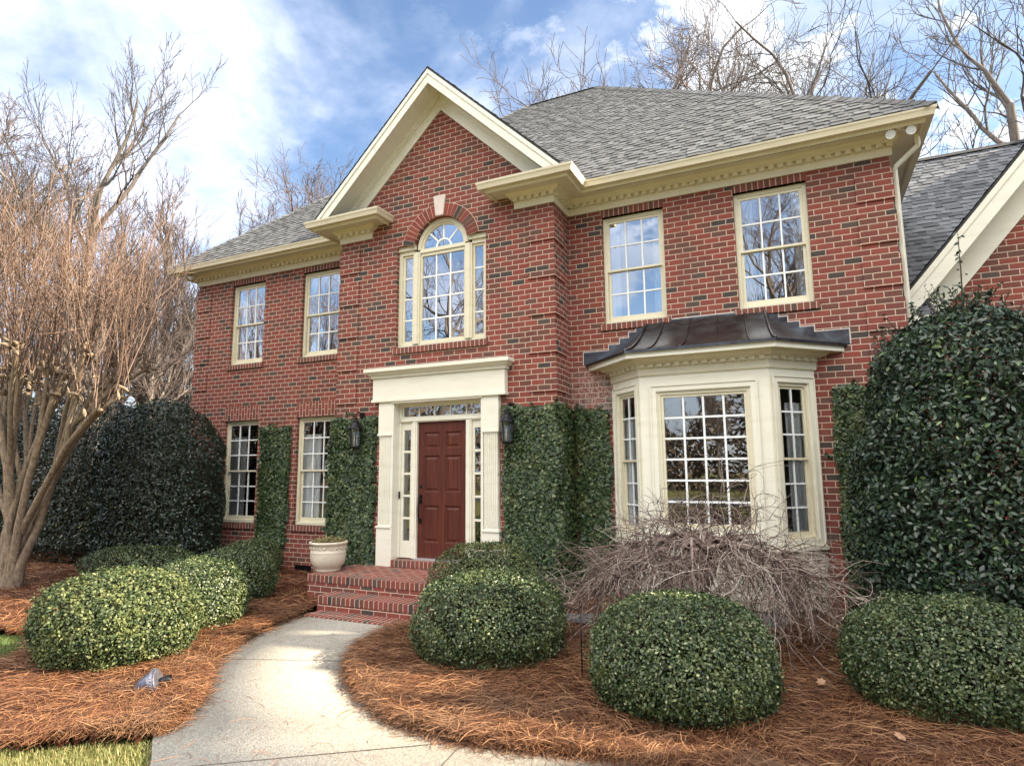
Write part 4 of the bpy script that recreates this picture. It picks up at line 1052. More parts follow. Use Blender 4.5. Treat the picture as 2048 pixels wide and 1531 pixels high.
# ------------------------------------------------------------------ ground, walk, beds
WALK_R = [(0.92, -2.2), (0.74, -2.75), (0.83, -3.31), (0.97, -3.66), (1.24, -4.0), (1.54, -4.3), (1.88, -4.53), (2.22, -4.71), (2.55, -4.80), (2.9, -4.83), (3.32, -4.78), (3.8, -4.68), (4.3, -4.62), (5.5, -4.66), (8, -4.7), (15, -4.6)]
WALK_L = [(-0.93, -2.2), (-0.93, -2.51), (-0.76, -3.24), (-0.45, -3.98), (-0.02, -4.56), (0.26, -4.84), (0.57, -5.17), (0.71, -5.48), (0.86, -5.68), (1.11, -5.86), (1.5, -6.15), (2.2, -6.5), (4, -6.95), (8, -7.1), (15, -7.1)]
def smooth_line(p, k=6):
    p = np.array(p, float); out = []
    for i in range(len(p) - 1):
        p0, p1, p2, p3 = p[max(i - 1, 0)], p[i], p[i + 1], p[min(i + 2, len(p) - 1)]
        for j in range(k):
            t = j / k; out.append(0.5 * (2 * p1 + (p2 - p0) * t + (2 * p0 - 5 * p1 + 4 * p2 - p3) * t * t + (3 * p1 - p0 - 3 * p2 + p3) * t ** 3))
    out.append(p[-1]); return np.array(out)
WR, WL = smooth_line(WALK_R), smooth_line(WALK_L)
LAWN_EDGE = [(0.86, -5.68), (0.53, -5.84), (0.29, -6.02), (0.02, -6.18), (-0.6, -6.35), (-1.4, -6.2), (-1.95, -5.6), (-2.2, -5.0), (-2.7, -4.62), (-3.3, -4.42), (-4.2, -4.7), (-6, -5.0), (-9, -4.9), (-14, -4.2)]
LE = smooth_line(LAWN_EDGE, 4)
iL = int(np.argmin(np.linalg.norm(WL - np.array([0.86, -5.68]), axis=1)))
BED_L = np.concatenate([[[-14, 0.6], [-6.3, 0.6], [-6.3, 0.1], [-0.93, 0.1]], WL[:iL], LE])
BED_R = np.concatenate([[[15, 1.4], [6.3, 1.4], [6.3, 0.1], [0.92, 0.1]][::1], WR])
def inside(P, poly):
    x, y = P[:, 0], P[:, 1]; r = np.zeros(len(P), bool); n = len(poly)
    for i in range(n):
        x0, y0 = poly[i]; x1, y1 = poly[(i + 1) % n]
        if y0 == y1: continue
        c = ((y0 > y) != (y1 > y)) & (x < (x1 - x0) * (y - y0) / (y1 - y0) + x0); r ^= c
    return r
_k = np.random.RandomState(5)
_W = [(_k.uniform(0.6, 1.4), _k.uniform(0, 6.28), _k.uniform(0, 6.28)) for _ in range(9)]
def wave(x, y, f=1.0, seed=0):
    s = 0.0
    for i, (a, b, c) in enumerate(_W):
        k = f * (1.0 + 0.55 * i); s = s + np.sin(x * k * math.cos(b + seed) + y * k * math.sin(b + seed) + c * (1 + seed)) * a / (1 + 0.45 * i)
    return s / 4.0
def bed_h(x, y):
    rise = np.clip((y + 4.2) / 4.2, 0, 1)
    return 0.03 + 0.075 * rise + 0.030 * wave(x, y, 1.6) + 0.016 * wave(x, y, 5.0, 2)

def build_ground():
    g = MB(); g.quad((-300, -300, -.035), (300, -300, -.035), (300, 300, -.035), (-300, 300, -.035))
    tag(g.build('lawn', M['lawn']), kind='structure')
    # walk: a slab between its two edges
    n = 60
    def resamp(L, n):
        d = np.r_[0, np.cumsum(np.linalg.norm(np.diff(L, axis=0), axis=1))]; t = np.linspace(0, d[-1], n)
        return np.stack([np.interp(t, d, L[:, 0]), np.interp(t, d, L[:, 1])], 1)
    a, b = resamp(WL, 160), resamp(WR, 160); V = []; F = []
    for z in (0.012, -0.09):
        V += [(p[0], p[1], z) for p in a] + [(p[0], p[1], z) for p in b]
    k = 160
    for i in range(k - 1):
        F.append((i, i + 1, k + i + 1, k + i)); F.append((i + 1, i, 2 * k + i, 2 * k + i + 1)); F.append((k + i, k + i + 1, 3 * k + i + 1, 3 * k + i))
    tag(mesh_np('walkway', V, F, M['concrete']), kind='structure')
    j = MB()
    def groove(p, q, w=.009):
        p, q = Vector((*p, .0165)), Vector((*q, .0165)); s = (q - p).normalized().cross(Vector((0, 0, 1))) * w / 2
        j.quad(p - s, q - s, q + s, p + s)
    groove((1.32, -5.98), (2.88, -4.84)); groove((2.90, -4.84), (3.1, -6.7)); groove((-0.30, -4.17), (1.0, -3.70)); groove((4.9, -4.66), (4.9, -6.95))
    tag(j.build('walkway_joint', M['groove']), kind='structure')
    # beds
    st = 0.07
    xs = np.arange(-14, 15.01, st); ys = np.arange(-6.5, 1.4, st)
    X, Y = np.meshgrid(xs, ys, indexing='ij'); P = np.stack([X.ravel(), Y.ravel()], 1)
    ins = (inside(P, BED_L) | inside(P, BED_R)).reshape(X.shape)
    Z = bed_h(X, Y)
    ok = ins[:-1, :-1] | ins[1:, :-1] | ins[:-1, 1:] | ins[1:, 1:]
    # cells wholly on the walk stay out
    full = ins[:-1, :-1].astype(int) + ins[1:, :-1] + ins[:-1, 1:] + ins[1:, 1:]
    ok = full >= 3
    Z = np.where(ins, Z, -0.03)
    ny = len(ys); I, J = np.nonzero(ok); F = np.stack([I * ny + J, (I + 1) * ny + J, (I + 1) * ny + J + 1, I * ny + J + 1], 1)
    tag(mesh_np('mulch_bed', np.stack([X.ravel(), Y.ravel(), Z.ravel()], 1), F, M['mulch'], smooth=True), kind='structure')
    r = MB(); r.box(-300, 300, -34, -27, -.2, -.028); tag(r.build('street', M['asphalt']), kind='structure')
build_ground()

def build_straw():
    rng = np.random.RandomState(11)
    parts = []
    def scatter(n, x0, x1, y0, y1, poly, lmin, lmax, w, lift, edge=None):
        P = np.stack([rng.uniform(x0, x1, n), rng.uniform(y0, y1, n)], 1)
        P = P[inside(P, poly)]
        parts.append((P, lmin, lmax, w, lift))
    scatter(52000, 0.7, 7.6, -4.9, -1.8, BED_R, .13, .27, .0030, .05)
    scatter(9000, 1.6, 6.3, -1.8, -0.1, BED_R, .13, .25, .0034, .03)
    scatter(30000, -3.4, 0.9, -6.4, -2.3, BED_L, .14, .29, .0032, .055)
    scatter(16000, -9.5, -0.9, -4.9, -0.1, BED_L, .14, .26, .0045, .04)
    # ridges of loose straw along the edges of the walk
    def fringe(L, i0, i1, n, out):
        t = rng.uniform(i0, i1 - 1.001, n); i = t.astype(int); f = (t - i)[:, None]
        p = L[i] * (1 - f) + L[i + 1] * f; d = L[i + 1] - L[i]; d /= np.linalg.norm(d, axis=1, keepdims=True)
        nrm = np.stack([-d[:, 1], d[:, 0]], 1) * out
        parts.append((p + nrm * (np.abs(rng.normal(0, .16, n)) - .035)[:, None], .12, .26, .0031, .075))
    fringe(WR, 4, 82, 11000, 1); fringe(WL, 4, iL, 5500, -1); fringe(LE, 2, 44, 4500, -1)
    for L_, i0, i1, n_, o_ in ((WR, 4, 82, 1500, -1), (WL, 4, iL, 900, 1)):
        t = rng.uniform(i0, i1 - 1.001, n_); i = t.astype(int); d = L_[i + 1] - L_[i]; p = L_[i] + d * (t - i)[:, None]; d = d / np.linalg.norm(d, axis=1, keepdims=True); parts.append((p + np.stack([-d[:, 1], d[:, 0]], 1) * o_ * np.abs(rng.normal(0, .075, n_))[:, None], .08, .2, .0026, -1))
    P = np.stack([rng.uniform(-1, 5, 3120), rng.uniform(-6.8, -2.3, 3120)], 1); P = P[inside(P, np.concatenate([WL, WR[::-1]]))]; parts.append((P[rng.uniform(0, 1, len(P)) < .16], .10, .22, .0026, -1))
    Vs, Fs, b = [], [], 0
    for P, l0, l1, w, lift in parts:
        n = len(P); x, y = P[:, 0], P[:, 1]
        ang = 2.2 * wave(x, y, 1.1, 3) + 0.9 * wave(x, y, 4.0, 1) + rng.normal(0, 0.75, n)
        L = rng.uniform(l0, l1, n); bend = rng.normal(0, .35, n); z = bed_h(x, y) + lift * rng.uniform(0.05, 1, n) ** 1.6; tilt = rng.normal(0, .16, n)
        if lift < 0: z = np.full(n, .016); tilt = tilt * .05; ang = rng.uniform(0, 6.28, n)
        pts = []
        for k, s in enumerate((-.5, -.17, .17, .5)):
            a = ang + bend * s; arch = (0.25 - s * s) * L * rng.uniform(0.0, .35, n)
            pts.append(np.stack([x + np.cos(a) * L * s - np.sin(ang) * bend * L * s * s, y + np.sin(a) * L * s + np.cos(ang) * bend * L * s * s, np.maximum(z + tilt * L * s + arch, 0.012)], 1))
        side = np.stack([-np.sin(ang), np.cos(ang), rng.uniform(-.9, .9, n)], 1) * (w / 2)
        V = np.stack([q for p, k in zip(pts, (.7, 1, 1, .4)) for q in (p - side * k, p + side * k)], 1)   # n,8,3
        base = b + np.arange(n)[:, None] * 8
        F = np.concatenate([base + np.array([2 * k, 2 * k + 1, 2 * k + 3, 2 * k + 2]) for k in range(3)], 0)
        Vs.append(V.reshape(-1, 3)); Fs.append(F); b += n * 8
    tag(mesh_np('pine_straw', np.concatenate(Vs), np.concatenate(Fs), M['straw']), 'loose orange brown pine straw covering the planting beds', 'pine straw', kind='stuff')
build_straw()

def build_grass():
    rng = np.random.RandomState(21)
    def blades(name, n, x0, x1, y0, y1, hmin, hmax, mat, label, keep=None):
        P = np.stack([rng.uniform(x0, x1, n), rng.uniform(y0, y1, n)], 1)
        ok = ~(inside(P, BED_L) | inside(P, BED_R) | inside(P, np.concatenate([WL, WR[::-1]])))
        if keep is not None: ok &= keep(P)
        P = P[ok]; n = len(P); a = rng.uniform(0, 6.28, n); h = rng.uniform(hmin, hmax, n); lean = rng.uniform(.1, .9, n) * h
        d = np.stack([np.cos(a), np.sin(a), a * 0], 1); s = np.stack([-np.sin(a), np.cos(a), a * 0], 1) * .0024
        b = np.stack([P[:, 0], P[:, 1], np.full(n, -.035)], 1); m = b + d * (lean * .35)[:, None] + np.array([0, 0, 1]) * (h * .6)[:, None]; t = b + d * lean[:, None] + np.array([0, 0, 1]) * h[:, None]
        V = np.stack([b - s, b + s, m + s * .8, m - s * .8, t], 1).reshape(-1, 3); k = np.arange(n)[:, None] * 5
        F = np.concatenate([k + np.array([0, 1, 2]), k + np.array([0, 2, 3]), k + np.array([3, 2, 4])], 0)
        tag(mesh_np(name, V, F, M[mat]), label, 'grass', kind='stuff')
    blades('grass', 60000, -2.2, 2.4, -7.6, -5.6, .018, .045, 'grass', 'short straw coloured lawn grass in the sun beside the concrete walk')
    blades('grass', 46000, -6.5, -1.9, -7.2, -4.3, .02, .045, 'grass_green', 'patch of green lawn left of the round boxwood', keep=lambda P: P[:, 0] < -1.9)
build_grass()

# ------------------------------------------------------------------ foliage
LEAF = {'small': ([(0, -.5), (.5, .0), (0, .5), (-.5, .0)], [0, .16, 0, .16]),
        'oval': ([(0, -.5), (.38, -.22), (.46, .1), (0, .5), (-.46, .1), (-.38, -.22)], [0, .10, .12, -.06, .12, .10]),
        'ivy': ([(0, -.42), (.42, -.34), (.5, -.02), (.24, .1), (0, .55), (-.24, .1), (-.5, -.02), (-.42, -.34)], [0, .05, .10, .03, -.08, .03, .10, .05])}
def leaves(P, N, size, aspect, kind, rng, spread=0.7, droop=0.0):
    """one flat polygon per leaf; N the outward direction round which each leaf is tilted at random"""
    n = len(P); tpl, zz = LEAF[kind]; tpl = np.array(tpl); zz = np.array(zz)
    nn = N + rng.normal(0, spread, (n, 3)); nn /= np.linalg.norm(nn, axis=1, keepdims=True) + 1e-9
    r = rng.normal(0, 1, (n, 3)); r[:, 2] -= droop
    t = r - nn * (r * nn).sum(1, keepdims=True); t /= np.linalg.norm(t, axis=1, keepdims=True) + 1e-9
    s = np.cross(nn, t); L = size * rng.uniform(.65, 1.3, n)
    V = P[:, None, :] + (t[:, None, :] * tpl[None, :, 1:2] + s[:, None, :] * tpl[None, :, 0:1] * aspect + nn[:, None, :] * zz[None, :, None] * aspect) * L[:, None, None]
    k = len(tpl); F = np.arange(n * k).reshape(n, k)
    return V.reshape(-1, 3), F

def lumpy(U, rng_seed, amp, f):
    return 1.0 + amp * (wave(U[:, 0] * 3 + U[:, 2] * 1.7, U[:, 1] * 3 - U[:, 2] * 2.3, f, rng_seed))

def super_dirs(n, rng, p):
    U = rng.normal(0, 1, (n, 3)); U /= np.linalg.norm(U, axis=1, keepdims=True)
    S = U / ((np.abs(U) ** p).sum(1, keepdims=True) ** (1 / p)); return U, S

def stems(name, parent, n, h, spread, r, rng, z0=-0.02):
    T = []
    for i in range(n):
        a = rng.uniform(0, 6.28); q = spread * rng.uniform(.3, 1)
        p = np.array([[0.04 * math.cos(a), .04 * math.sin(a), z0], [q * .4 * math.cos(a), q * .4 * math.sin(a), h * .45], [q * math.cos(a), q * math.sin(a), h]]); T.append((p, [r, r * .8, r * .4]))
    return tubes_mesh(name, T, M['stem'], parent, 6)

def boxwood(loc, rx, ry, h, n, seed, label, mat='boxwood', leaf=.021, p=2.35, group='round clipped boxwoods along the walk'):
    rng = np.random.RandomState(seed); e = empty('boxwood', loc, label, 'shrub', group); LOCAL.add(e.name)
    U, S = super_dirs(n, rng, p)
    zc = .42 * h
    def shape(S, U, k):
        q = S * (k * lumpy(U, seed, .085, 1.5))[:, None]
        z = np.where(q[:, 2] > 0, q[:, 2] * (h - zc), q[:, 2] * (zc - .02))
        rc = np.hypot(q[:, 0], q[:, 1]) + 1e-3; rd = np.clip(1 - np.abs(S[:, 2]) ** 4, 0, 1) ** .25 * k * lumpy(U, seed, .085, 1.5)
        pinch = np.where(q[:, 2] < 0, np.clip(rd / rc, 1, 2.2), 1.0)
        return np.stack([q[:, 0] * rx * pinch, q[:, 1] * ry * pinch, zc + z], 1)
    k = 1 - np.abs(rng.normal(0, .055, n)); k += (rng.uniform(0, 1, n) < .13) * rng.uniform(0, .085, n)
    P = shape(S, U, k); N = U / np.array([rx, ry, h * .55]); N /= np.linalg.norm(N, axis=1, keepdims=True); N[:, 2] += .35
    V, F = leaves(P, N, leaf * 1.30, .60, 'small', rng, .72)
    mesh_np('foliage', V, F, M[mat], e)
    # dark twiggy interior
    U2, S2 = super_dirs(2600, rng, p); P2 = shape(S2, U2, rng.uniform(.35, .86, 2600)); T = []
    for q, u in zip(P2[:900], U2[:900]): T.append((np.array([q * [.35, .35, .7] , q * [.8, .8, .9], q + u * .06]), [.007, .005, .002]))
    tubes_mesh('twigs', T, M['stem'], e, 3)
    stems('stem', e, 7, h * .5, rx * .6, .018, rng)
    V, F = leaves(P2 * .97, U2, leaf * 2.4, .8, 'small', rng, .9); mesh_np('inner_foliage', V, F, M[mat], e)
    return e
bx = boxwood
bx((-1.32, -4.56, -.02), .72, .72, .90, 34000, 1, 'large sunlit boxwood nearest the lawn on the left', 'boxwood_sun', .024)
bx((-1.70, -3.36, -.02), .56, .56, .84, 19000, 2, 'rounded boxwood just behind the sunlit one, left of the walk')
bx((-2.46, -2.16, .02), .58, .56, .78, 16000, 3, 'boxwood left of the walk, third back from the lawn')
bx((-3.78, -.62, .06), .48, .46, .64, 9000, 4, 'small dark boxwood against the wall under the narrow ivy panel')
bx((-5.15, -1.75, .04), 1.30, .62, .60, 16000, 5, 'low spreading boxwood in front of the dark hedge', group='low shrubs by the dark hedge')
bx((2.16, -3.02, -.02), .75, .73, .88, 28000, 6, 'boxwood at the inner bend of the walk, right of the steps')
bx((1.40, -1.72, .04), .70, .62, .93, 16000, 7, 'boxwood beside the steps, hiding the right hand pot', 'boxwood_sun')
bx((4.15, -3.50, -.02), .71, .70, .88, 34000, 8, 'boxwood in front of the bare weeping maple', 'boxwood')
bx((6.10, -2.70, -.02), .77, .73, .86, 32000, 9, 'boxwood in front of the tall holly')

def crown_shell(profile, cx, cy, n, rng, seed, depth=.16, lump=.12, f=1.4):
    """points on a lumpy body of revolution given by (z, rx, ry) rows; returns points and outward normals"""
    pr = np.array(profile); zs = np.linspace(pr[0, 0], pr[-1, 0], 200); rxs = np.interp(zs, pr[:, 0], pr[:, 1]); rys = np.interp(zs, pr[:, 0], pr[:, 2])
    w = (rxs + rys) + .15; w /= w.sum(); z = rng.choice(zs, n, p=w) + rng.uniform(-.02, .02, n); a = rng.uniform(0, 2 * math.pi, n)
    rx = np.interp(z, pr[:, 0], pr[:, 1]); ry = np.interp(z, pr[:, 0], pr[:, 2]); sl = np.gradient(rxs, zs); slope = np.interp(z, zs, sl)
    k = 1 + lump * wave(np.cos(a) * 3 + z * 1.9, np.sin(a) * 3 + z * 2.3, f, seed) - np.abs(rng.normal(0, depth, n))
    k = np.clip(k, .12, 1.3)
    c, s = np.sign(np.cos(a)) * np.abs(np.cos(a)) ** .85, np.sign(np.sin(a)) * np.abs(np.sin(a)) ** .85
    P = np.stack([cx + c * rx * k, cy + s * ry * k, z], 1); N = np.stack([np.cos(a), np.sin(a), -slope * .8 + .25], 1); N /= np.linalg.norm(N, axis=1, keepdims=True)
    return P, N

def holly():
    rng = np.random.RandomState(31); e = empty('holly_tree', (6.78, -1.0, .05), 'tall glossy dark holly in front of the right end of the house', 'shrub'); LOCAL.add(e.name)
    prof = [(.1, .88, .62), (.5, 1.14, .82), (1.4, 1.20, .86), (2.0, 1.12, .84), (2.5, .98, .80), (2.9, .88, .72), (3.15, .74, .6), (3.34, .52, .42), (3.48, .18, .16)]
    P, N = crown_shell(prof, 0, 0, 46000, rng, 4, .13, .16)
    Pi, Ni = crown_shell(prof, 0, 0, 9000, rng, 5, .34, .05); P = np.concatenate([P, Pi * [.93, .93, .985]]); N = np.concatenate([N, Ni])
    # sprigs standing out of the top and sides
    T = []; SP = []; SN = []
    for i in range(190):
        z = rng.uniform(.6, 3.6); a = rng.uniform(0, 6.28); rx = np.interp(z, [r[0] for r in prof], [r[1] for r in prof])
        p = np.array([math.cos(a) * rx * .85, math.sin(a) * rx * .62, z]); d = np.array([math.cos(a) * .5, math.sin(a) * .5, .9]) + rng.normal(0, .15, 3); d /= np.linalg.norm(d); L = rng.uniform(.12, .34)
        T.append((np.array([p, p + d * L * .5, p + d * L]), [.007, .005, .002]))
        for k in range(9): SP.append(p + d * L * (k + 1) / 9 + rng.normal(0, .022, 3)); SN.append(d * .2 + rng.normal(0, 1, 3))
    for (x, y, z0, z1) in ((-.02, -.1, 3.4, 4.28), (.22, .05, 3.2, 3.72), (-.5, -.2, 3.0, 3.5), (.55, -.15, 3.0, 3.42), (-.8, -.3, 2.6, 3.2), (-.28, -.2, 3.2, 3.66)):
        T.append((np.array([[x, y, z0], [x + .02, y, (z0 + z1) / 2], [x + .03, y, z1]]), [.010, .007, .003]))
        for k in range(26): SP.append(np.array([x + .02, y, z0 + (z1 - z0) * k / 25]) + rng.normal(0, .045 if k < 16 else .03, 3)); SN.append(rng.normal(0, 1, 3) + [0, 0, .5])
    for i in range(40):
        x, y = rng.uniform(-.85, .75), rng.uniform(-.45, .3); z0 = 3.2 - .35 * abs(x) - .1; z1 = z0 + rng.uniform(.2, .52)
        for k in range(12): SP.append(np.array([x, y, z0 + (z1 - z0) * k / 11]) + rng.normal(0, .035, 3)); SN.append(rng.normal(0, 1, 3) + [0, 0, .5])
    P = np.concatenate([P, SP]); N = np.concatenate([N, SN])
    V, F = leaves(P, N, .059, .46, 'oval', rng, .75, .5); mesh_np('crown', V, F, M['holly'], e)
    for i in range(220):
        z = rng.uniform(.3, 3.2); a = rng.uniform(0, 6.28); rx = np.interp(z, [r[0] for r in prof], [r[1] for r in prof]) * .85
        T.append((np.array([[0, 0, z * .75], [math.cos(a) * rx * .5, math.sin(a) * rx * .4, z * .92], [math.cos(a) * rx, math.sin(a) * rx * .7, z]]), [.018, .012, .005]))
    for i in range(26):
        x, y = rng.uniform(-.85, .75), rng.uniform(-.45, .3); z0 = 3.25 - .35 * abs(x) - .1; z1 = z0 + rng.uniform(.25, .55)
        T.append((np.array([[x, y, z0], [x + rng.normal(0, .04), y, z1]]), [.006, .002]))
    T.append((np.array([[0, 0, -.1], [.02, 0, 1.2], [0, .02, 2.4], [-.02, 0, 3.5]]), [.07, .06, .04, .015]))
    tubes_mesh('trunk', T, M['stem'], e, 5)
holly()

def hedge(loc, rx, ry, h, n, seed, label, leaf=.066, p=2.6):
    rng = np.random.RandomState(seed); e = empty('evergreen_shrub', loc, label, 'shrub', 'dark evergreen shrubs at the left end of the house'); LOCAL.add(e.name)
    prof = [(.1, rx * .80, ry * .8), (h * .12, rx * .95, ry * .95), (h * .45, rx, ry), (h * .75, rx * .93, ry * .93), (h * .9, rx * .70, ry * .7), (h * .98, rx * .35, ry * .35), (h * 1.01, .05, .05)]
    P, N = crown_shell(prof, 0, 0, n, rng, seed, .09, .08)
    SP, SN, T = [], [], []
    for i in range(60):
        z = rng.uniform(.6, h * .95); a = rng.uniform(-2.6, .6); r_ = np.interp(z, [r[0] for r in prof], [r[1] for r in prof]); p0 = np.array([math.cos(a) * r_ * .92, math.sin(a) * ry * .92, z]); d = np.array([math.cos(a) * .8, math.sin(a) * .5, .35]); L = rng.uniform(.12, .3)
        T.append((np.array([p0, p0 + d * L * .5, p0 + d * L]), [.005, .004, .002]))
        for k in range(7): SP.append(p0 + d * L * (k + 1) / 7 + rng.normal(0, .02, 3)); SN.append(rng.normal(0, 1, 3))
    P = np.concatenate([P, SP]); N = np.concatenate([N, SN])
    V, F = leaves(P, N, leaf, .5, 'oval', rng, .55, .4); mesh_np('crown', V, F, M['hedge'], e)
    for i in range(160):
        z = rng.uniform(.3, h * .9); a = rng.uniform(0, 6.28)
        T.append((np.array([[rng.uniform(-.3, .3) * rx, 0, z * .4], [math.cos(a) * rx * .4, math.sin(a) * ry * .4, z * .8], [math.cos(a) * rx * .8, math.sin(a) * ry * .8, z]]), [.02, .012, .005]))
    tubes_mesh('trunk', T, M['stem'], e, 4)
hedge((-6.05, -.92, .05), 1.50, .80, 3.15, 30000, 41, 'domed dark evergreen covering the left corner of the brick wall', .056)
hedge((-9.3, -.55, .0), 2.25, 1.0, 3.55, 34000, 42, 'broad dark evergreen behind the crape myrtle trunks', .058)
hedge((-12.6, 3.6, .0), 2.2, 1.1, 4.1, 16000, 44, 'dark evergreen set back between the left hedges and the house wall', .09)
hedge((-13.6, -.3, .0), 2.6, 1.3, 4.0, 24000, 43, 'dark evergreen at the left edge of the photo behind the crape myrtle', .08)

def ivy(name, label, patches, seed, loc):
    rng = np.random.RandomState(seed); e = empty(name, loc, label, 'ivy', 'clipped ivy panels on the brick front')
    Ps, Ns, T = [], [], []
    for o, u, v, nrm, w, h, th, dens in patches:
        o, u, v, nrm = map(lambda q: np.array(q, float), (o, u, v, nrm)); n = int(w * h * dens)
        a, b = rng.uniform(0, 1, n), rng.uniform(0, 1, n)
        edge = np.minimum(np.minimum(a, 1 - a) * w, (1 - b) * h); t = th * np.clip(edge / .07 + .35, 0, 1)
        lump = .75 + .25 * wave(a * w * 2 + seed, b * h * 2, 2.2, seed)
        ww = w * (a - .5) * (1 + .02 * np.sin(b * 17 + seed)) + w / 2 + .02 * np.sin(b * h * 6 + seed)
        P = o + u[None] * ww[:, None] + v[None] * (b * h + .02 * np.sin(a * w * 9))[:, None] + nrm[None] * (t * lump * (1 - np.abs(rng.normal(0, .28, n))))[:, None]
        Ps.append(P); Ns.append(np.tile(nrm, (n, 1)) + np.array([0, 0, .35]) + u[None] * ((a - .5) * .5)[:, None])
        for i in range(int(w * h * 16)):
            p = o + u * rng.uniform(0, w) + v * rng.uniform(0, h * .8) + nrm * .012; q = p + v * rng.uniform(.2, .5) + u * rng.uniform(-.15, .15); T.append((np.array([p, (p + q) / 2 + u * .02, q]), [.006, .005, .004]))
    for o, u, v, nrm, w, h, th, dens in patches:         # stray runners beyond the clipped edge
        o, u, v, nrm = map(lambda q: np.array(q, float), (o, u, v, nrm))
        for i in range(int(2 + w * 4)):
            if rng.uniform() < .6: p = o + u * rng.uniform(0, w) + v * h * .99; d = v + u * rng.normal(0, .6)
            else: sd = rng.choice([-1, 1]); p = o + u * (w if sd > 0 else 0) + v * rng.uniform(.2, h); d = u * sd * .9 + v * rng.uniform(0, .8)
            d = d / np.linalg.norm(d); L = rng.uniform(.05, .17); q = p + d * L + nrm * .02; T.append((np.array([p + nrm * .02, (p + q) / 2 + nrm * .02, q]), [.004, .003, .002]))
            m = int(3 + L * 40); f = rng.uniform(0, 1, (m, 1)); Ps.append(p + (q - p) * f + nrm * .03 + rng.normal(0, .014, (m, 3))); Ns.append(np.tile(nrm, (m, 1)))
    P, N = np.concatenate(Ps), np.concatenate(Ns)
    V, F = leaves(P, N, .050, .95, 'ivy', rng, .42, .9); mesh_np('foliage', V, F, M['ivy'], e); tubes_mesh('vine_stem', T, M['stem'], e, 4)
X_, Y_, Z_ = (1, 0, 0), (0, 1, 0), (0, 0, 1)
ivy('ivy', 'wide ivy panel left of the front door, behind the planter pot', [((-2.12, PY, .38), X_, Z_, (0, -1, 0), .98, 2.36, .11, 3480), ((-2.0, PY - .02, .3), Y_, Z_, (-1, 0, 0), .6, 2.42, .13, 2300), ((-1.45, PY, .38), X_, Z_, (0, -1, 0), .26, .35, .1, 2000)], 51, (-1.6, PY, .4))
ivy('ivy', 'widest ivy panel on the gable wall right of the front door', [((1.17, PY, .05), X_, Z_, (0, -1, 0), .89, 2.74, .11, 3480), ((2.0, PY - .06, .05), Y_, Z_, (1, 0, 0), .66, 2.74, .10, 3240)], 52, (1.6, PY, .05))
ivy('ivy', 'shaded ivy panel in the inner corner left of the bay', [((2.08, 0, .05), X_, Z_, (0, -1, 0), .53, 2.70, .10, 3240)], 53, (2.3, 0, .05))
ivy('ivy', 'narrow ivy panel between the two lower left windows', [((-4.38, 0, .5), X_, Z_, (0, -1, 0), .76, 2.22, .12, 3480)], 54, (-4.0, 0, .5))
ivy('ivy', 'narrow ivy panel between the bay and the tall holly', [((5.52, 0, .05), X_, Z_, (0, -1, 0), .62, 2.83, .10, 3120)], 55, (5.8, 0, .05))

# ------------------------------------------------------------------ bare trees
def grow(rng, out, p, d, L, r, lev, mx, up, kids, spread, shrink, wob, segs=5):
    pts = [np.array(p, float)]; dd = np.array(d, float); rad = [r]
    end = 0.5 if lev == 0 else .38
    for i in range(segs):
        dd = dd + rng.normal(0, wob * (.45 if lev == 0 else 1), 3) + np.array([0, 0, up]); dd /= np.linalg.norm(dd)
        pts.append(pts[-1] + dd * L / segs); rad.append(r * (1 - (1 - end) * (i + 1) / segs))
    out[lev].append((np.array(pts), np.array(rad)))
    if lev >= mx: return
    k = kids[lev]; t0 = .38 if lev == 0 else .22
    for j in range(k):
        t = t0 + (1 - t0) * (j + rng.uniform(.2, .9)) / k if j < k - 1 else 1.0
        s = min(t * segs, segs - 1e-6); i = int(s); q = pts[i] + (pts[i + 1] - pts[i]) * (s - i); rr = rad[i] + (rad[i + 1] - rad[i]) * (s - i)
        ax = pts[i + 1] - pts[i]; ax /= np.linalg.norm(ax)
        rv = rng.normal(0, 1, 3); rv -= ax * rv.dot(ax); rv /= np.linalg.norm(rv)
        an = math.radians(rng.uniform(spread * .6, spread * 1.25)) * (.45 if t == 1.0 else 1)
        nd = ax * math.cos(an) + rv * math.sin(an)
        grow(rng, out, q, nd, L * shrink * rng.uniform(.7, 1.15) * (1.12 - .35 * t), max(rr * rng.uniform(.5, .72), .004), lev + 1, mx, up * .9, kids, spread, shrink, wob * 1.08, max(3, segs - 1))

def tree_meshes(seed, H, r, kids, spread=38, shrink=.58, up=.06, wob=.13, rmin=.006, twig='twig_grey', bark='bark_grey', split=1):
    rng = np.random.RandomState(seed); mx = len(kids); out = [[] for _ in range(mx + 1)]
    grow(rng, out, (0, 0, -.2), (rng.uniform(-.06, .06), rng.uniform(-.06, .06), 1), H * .62, r, 0, mx, up, kids, spread, shrink, wob, 8)
    trunk = [t for l in out[:split + 1] for t in l]; crown = [(p, np.maximum(q, rmin)) for l in out[split + 1:] for p, q in l]
    e = empty('bare_tree', (0, 0, 0)); LOCAL.add(e.name)
    a = tubes_mesh('trunk', trunk, M[bark], e, 7); b = tubes_mesh('crown', crown, M[twig], e, 3)
    return e

